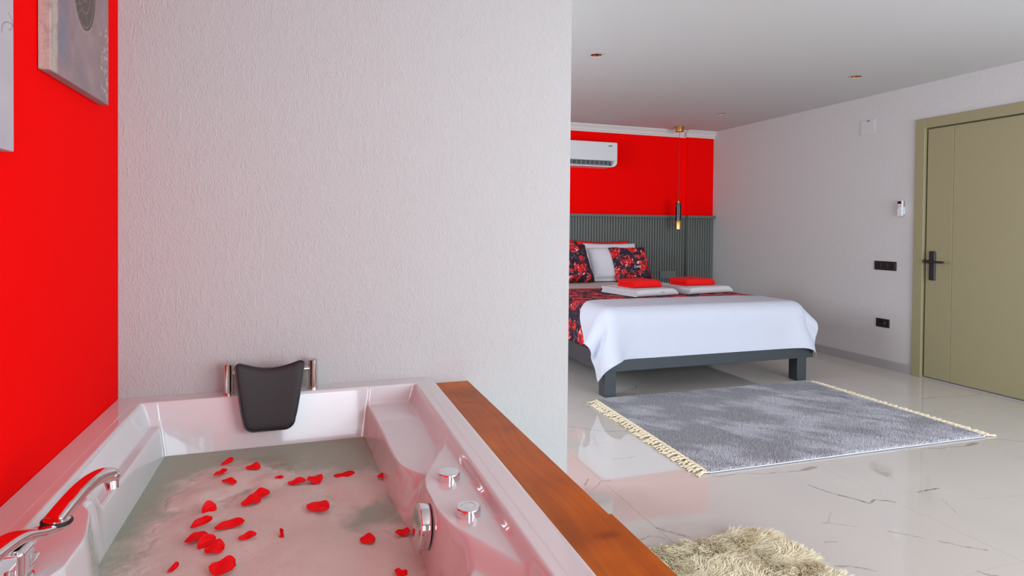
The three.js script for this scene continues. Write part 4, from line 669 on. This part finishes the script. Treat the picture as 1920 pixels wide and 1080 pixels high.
// folded towels: layers wound round the front fold, drawn as a section and extruded sideways
function towelGeo(w, d, h, layers, seed, end = 0.05) {
  const th = h / layers, list = [];
  const sec = (z0, z1, y0, y1, t) => { // a doubled layer: U with its fold at the front (z1)
    const s = new THREE.Shape(), r = (y1 - y0) / 2, cy = (y0 + y1) / 2, ri = Math.max(0.001, r - t);
    s.moveTo(z0, y0); s.lineTo(z1 - r, y0); s.absarc(z1 - r, cy, r, -Math.PI / 2, Math.PI / 2, false); s.lineTo(z0, y1); s.lineTo(z0, y1 - t); s.lineTo(z1 - r, y1 - t); s.absarc(z1 - r, cy, ri, Math.PI / 2, -Math.PI / 2, true); s.lineTo(z0, y0 + t); s.closePath(); return s;
  };
  const shapes = [sec(0, d, 0, h, th * 0.96)]; if (layers >= 4) shapes.push(sec(0.012, d - th, th * 1.02, h - th * 1.02, (h - 2 * th) * 0.47)); else shapes.push(sec(0.01, d - th, th, h - th, (h - 2 * th) * 0.46));
  for (const s of shapes) { const g = new THREE.ExtrudeGeometry(s, { depth: w - 0.012, steps: 16, bevelEnabled: true, bevelSize: Math.min(0.005, th * 0.2), bevelThickness: 0.006, bevelOffset: -Math.min(0.005, th * 0.2), bevelSegments: 2, curveSegments: 10 }); g.rotateY(-Math.PI / 2); g.scale(-1, 1, 1); list.push(g); }
  const g = merge(list), p = g.attributes.position; // x: along the fold, z: depth
  for (let i = 0; i < p.count; i++) { const x = Math.abs(p.getX(i)) , z = p.getZ(i); const y = p.getY(i); p.setXYZ(i, x - w / 2 + 0.006, y * (Math.sqrt(Math.max(0.12, 1 - Math.max(0, (x - w + end) / end) ** 2)) - 0.1 * sstep(0.25, 0, x / w) + 0.05 * (fbm(x * 7 + seed, z * 7, 2, seed) - 0.5)), -z); }
  return g;
}
function towel(name, label, x, y, z, w, d, h, layers, turn, mat, seed, group) {
  const t = thing(name, label, 'towel', [x, y, z], turn, group); let g = towelGeo(w, d, h, layers, seed); const p = g.attributes.position; for (let i = 0; i < p.count; i++) p.setZ(i, -p.getZ(i)); // the fold faces +z, its bulk behind
  { const a = g.attributes.position; let lo = 1e9, hi = -1e9; for (let i = 0; i < a.count; i++) { lo = Math.min(lo, a.getZ(i)); hi = Math.max(hi, a.getZ(i)); } for (let i = 0; i < a.count; i++) a.setZ(i, a.getZ(i) - (lo + hi) / 2); }
  const a2 = g.attributes.position.array; for (let i = 0; i < a2.length; i += 9) for (let k = 0; k < 3; k++) { const s = a2[i + 3 + k]; a2[i + 3 + k] = a2[i + 6 + k]; a2[i + 6 + k] = s; }
  g = metreUV(g); g.computeVertexNormals(); part('folded_cloth', g, mat, t); return t;
}
const TY = BT + 0.0115;
const tw = towel('bath_towel', 'white folded bath towel under a red one, nearer the bed centre', 2.84, TY, -4.8, 0.47, 0.5, 0.06, 4, 0.18, M.towelWhite, 1, 'white folded towels');
for (const [a, b] of [[0.03, 0.045], [0.052, 0.07]]) part('woven_mark', box(a, b, 0.03, 0.035, 0.2503, 0.2509), M.plasticGrey, tw);
towel('hand_towel', 'red folded hand towel on the white towel near the bed centre', 2.84, TY + 0.0605, -4.79, 0.31, 0.25, 0.068, 3, 0.12, M.towelRed, 2, 'red folded towels');
towel('bath_towel', 'white folded bath towel under a red one, at the right bed edge', 3.46, TY, -4.86, 0.53, 0.46, 0.06, 4, 0.16, M.towelWhite, 3, 'white folded towels');
towel('hand_towel', 'red folded hand towel on the white towel at the right bed edge', 3.45, TY + 0.0605, -4.87, 0.34, 0.25, 0.064, 3, 0.1, M.towelRed, 4, 'red folded towels');

// ---------------------------------------------------------------- rugs
{
  const t = thing('grey_rug', 'grey short-pile rug with cream knotted fringes at the foot of the bed', 'rug');
  const x0 = 1.925, x1 = 3.8, z0 = -3.82, z1 = -2.49, A = (u, v) => [lerp(lerp(1.935, 1.893, v), lerp(3.785, 3.785, v), u), lerp(lerp(z0, -2.515, v), lerp(z0, -2.475, v), u) ];
  const pos = (u, v) => [lerp(lerp(1.935, 1.893, v), 3.785, u), lerp(z0, lerp(-2.515, -2.475, u), v)];
  part('backing', (() => { const g = gridGeo(60, 44, (u, v) => { const [x, z] = pos(u, v); return [x, 0.009, z]; }); return solidify((() => { const I = g.index.array; for (let i = 0; i < I.length; i += 3) { const s = I[i + 1]; I[i + 1] = I[i + 2]; I[i + 2] = s; } g.computeVertexNormals(); return g; })(), 60, 44, 0.008); })(), std(lin(0.2, 0.2, 0.21), 1), t);
  const edge = part('binding', tube([[1.893, 0.006, -2.512], [2.5, 0.006, -2.5], [3.2, 0.006, -2.487], [3.785, 0.006, -2.472]], 0.0035, 60, 8), std(lin(0.62, 0.66, 0.72), 0.8), t, 'pale bound edge');
  const r = rng(3), N = 170000, tuft = new THREE.ConeGeometry(0.0036, 0.0115, 4, 1, true); tuft.translate(0, 0.0058, 0);
  const im = new THREE.InstancedMesh(tuft, std(lin(1, 1, 1), 0.95), N), m = new THREE.Matrix4(), qn = new THREE.Quaternion(), e = new THREE.Euler(), col = new THREE.Color();
  for (let k = 0; k < N; k++) {
    const u = 0.002 + 0.996 * r(), v = 0.002 + 0.996 * r(), [x, z] = pos(u, v);
    const d1 = x * 0.8 - z * 0.6, d2 = x * 0.6 + z * 0.8, n = 0.55 * fbm(x * 3.1 + fbm(x * 3, z * 3, 2, 51), z * 4.4, 4, 53) + 0.45 * fbm(d2 * 4, d1 * 15, 3, 55), lean = (n - 0.5) * 3.2 + (r() - 0.5) * 0.6;   // the nap is brushed this way and that
    e.set(clamp(lean, -0.95, 0.95), r() * 6.28, (r() - 0.5) * 0.5, 'XYZ'); qn.setFromEuler(e);
    const s = 0.85 + 0.4 * r(); m.compose(V3(x, 0.008, z), qn, V3(s, s * (0.8 + 0.3 * r()), s)); im.setMatrixAt(k, m);
    const c = 0.8 + 0.45 * r(), b = lerp(0.76, 1.26, sstep(0.38, 0.64, n)); col.setRGB(0.41 * c * b, 0.41 * c * b, 0.44 * c * b); im.setColorAt(k, col);
  }
  im.name = 'pile'; im.userData.kind = 'stuff'; t.add(im);
  // fringe: knotted cords, a plaited band next to the rug, one part per tassel
  const tas = [];
  for (let k = 0; k < 4; k++) { const q = rng(40 + k), L = []; for (let i = 0; i < 3; i++) { const o = (i - 1) * 0.011; L.push(tube([[0, 0.006, o * 1.5], [-0.02, 0.009, o + (q() - 0.5) * 0.01], [-0.042, 0.008, (q() - 0.5) * 0.006], [-0.06, 0.007, o * 0.7 + (q() - 0.5) * 0.016], [-0.085 - q() * 0.012, 0.004, o * 1.3 + (q() - 0.5) * 0.03]], 0.0042, 12, 5)); } L.push(at(new THREE.SphereGeometry(0.0085, 8, 6), -0.043, 0.009, 0)); tas.push(merge(L)); }
  const q2 = rng(8);
  for (const [side, n] of [[0, 36], [1, 36]]) {
    for (let k = 0; k < n; k++) { const v = (k + 0.5) / n, x = side ? 3.785 : lerp(1.935, 1.893, v), z = lerp(z0, side ? -2.475 : -2.515, v), mt = part('tassel', tas[Math.floor(q2() * 4)], M.cream, t); mt.position.set(x, 0, z); mt.rotation.y = (side ? Math.PI : 0) + 0.35 * (side ? -1 : 1) + (q2() - 0.5) * 0.3; }
    part('plait', tube(Array.from({ length: 60 }, (_, k) => { const v = k / 59; return [side ? 3.79 : lerp(1.93, 1.888, v), 0.008 + 0.002 * (k % 2), lerp(z0, side ? -2.475 : -2.515, v)]; }), 0.006, 240, 6), M.cream, t);
  }
}
{
  const t = thing('sheepskin_rug', 'cream long-haired sheepskin rug beside the wooden ledge', 'rug');
  const out = []; const X0 = 1.0, X1 = 1.735, Z0 = -1.965, Z1 = -0.85; // outline: a rounded pelt
  for (let k = 0; k < 80; k++) { const a = k / 80 * 6.2832, c = Math.cos(a), s = Math.sin(a), p = 0.2, j = 1 + 0.02 * Math.sin(5 * a + 1) + 0.02 * Math.sin(9 * a); out.push([(X0 + X1) / 2 + (X1 - X0) / 2 * Math.sign(c) * Math.abs(c) ** p * j, (Z0 + Z1) / 2 + (Z1 - Z0) / 2 * Math.sign(s) * Math.abs(s) ** p * (1 + (j - 1) * 0.5)]); }
  const inside = (x, z) => { let w = false; for (let i = 0, j = 79; i < 80; j = i++) { const [a, b] = out[i], [c, d] = out[j]; if ((b > z) !== (d > z) && x < (c - a) * (z - b) / (d - b) + a) w = !w; } return w; };
  const sh = new THREE.Shape(out.map(([x, z]) => new THREE.Vector2(x, -z))), g = new THREE.ExtrudeGeometry(sh, { depth: 0.008, bevelEnabled: false }); g.rotateX(-Math.PI / 2); g.translate(0, 0.001, 0);
  part('hide', g, std(lin(0.95, 0.88, 0.68), 1), t);
  const strand = (bend, len) => { const n = 4, P = [], I = []; for (let i = 0; i <= n; i++) { const u = i / n, a = bend * u, w = 0.0027 * (1 - u * 0.8); const x = len * (1 - Math.cos(a)) / bend, y = len * Math.sin(a) / bend; for (let k = 0; k < 3; k++) { const q = k / 3 * 6.2832; P.push(x + w * Math.cos(q) * Math.cos(a), y - w * Math.cos(q) * Math.sin(a), w * Math.sin(q)); } } for (let i = 0; i < n; i++) for (let k = 0; k < 3; k++) { const a = i * 3 + k, b = i * 3 + (k + 1) % 3; I.push(a, a + 3, b + 3, a, b + 3, b); } const s = new THREE.BufferGeometry(); s.setAttribute('position', new THREE.Float32BufferAttribute(P, 3)); s.setIndex(I); s.computeVertexNormals(); return s; };
  const r = rng(6), N = 46000, im = new THREE.InstancedMesh(strand(1.6, 0.062), std(lin(1, 1, 1), 0.9), N), m = new THREE.Matrix4(), q = new THREE.Quaternion(), e = new THREE.Euler(), col = new THREE.Color(); let k = 0;
  while (k < N) {
    const x = lerp(X0 - 0.05, X1 + 0.05, r()), z = lerp(Z0 - 0.05, Z1 + 0.05, r()); if (!inside(x, z)) continue;
    const ck = fbm(x * 24, z * 24, 2, 63), lock = fbm(x * 9, z * 9, 3, 65), ang = -0.9 + (lock - 0.5) * 7 + (ck - 0.5) * 2.2 + (r() - 0.5) * 0.7;
    e.set((r() - 0.5) * 0.5, ang, (r() - 0.5) * 0.5 - 0.15 * ck, 'YXZ'); q.setFromEuler(e); const s = 0.42 + 0.4 * r(); m.compose(V3(x, 0.007, z), q, V3(1.0, s, 1.0)); im.setMatrixAt(k, m);
    const c = 0.92 + 0.08 * r(); col.setRGB(1.0 * c, lerp(0.9, 0.95, ck) * c, lerp(0.62, 0.74, ck) * c); im.setColorAt(k, col); k++;
  }
  im.name = 'fleece'; im.userData.kind = 'stuff'; t.add(im);
}
// ---------------------------------------------------------------- finish
scene.traverse((o) => { if (o.isMesh) { o.castShadow = true; o.receiveShadow = true; } });
renderer.render(scene, camera);
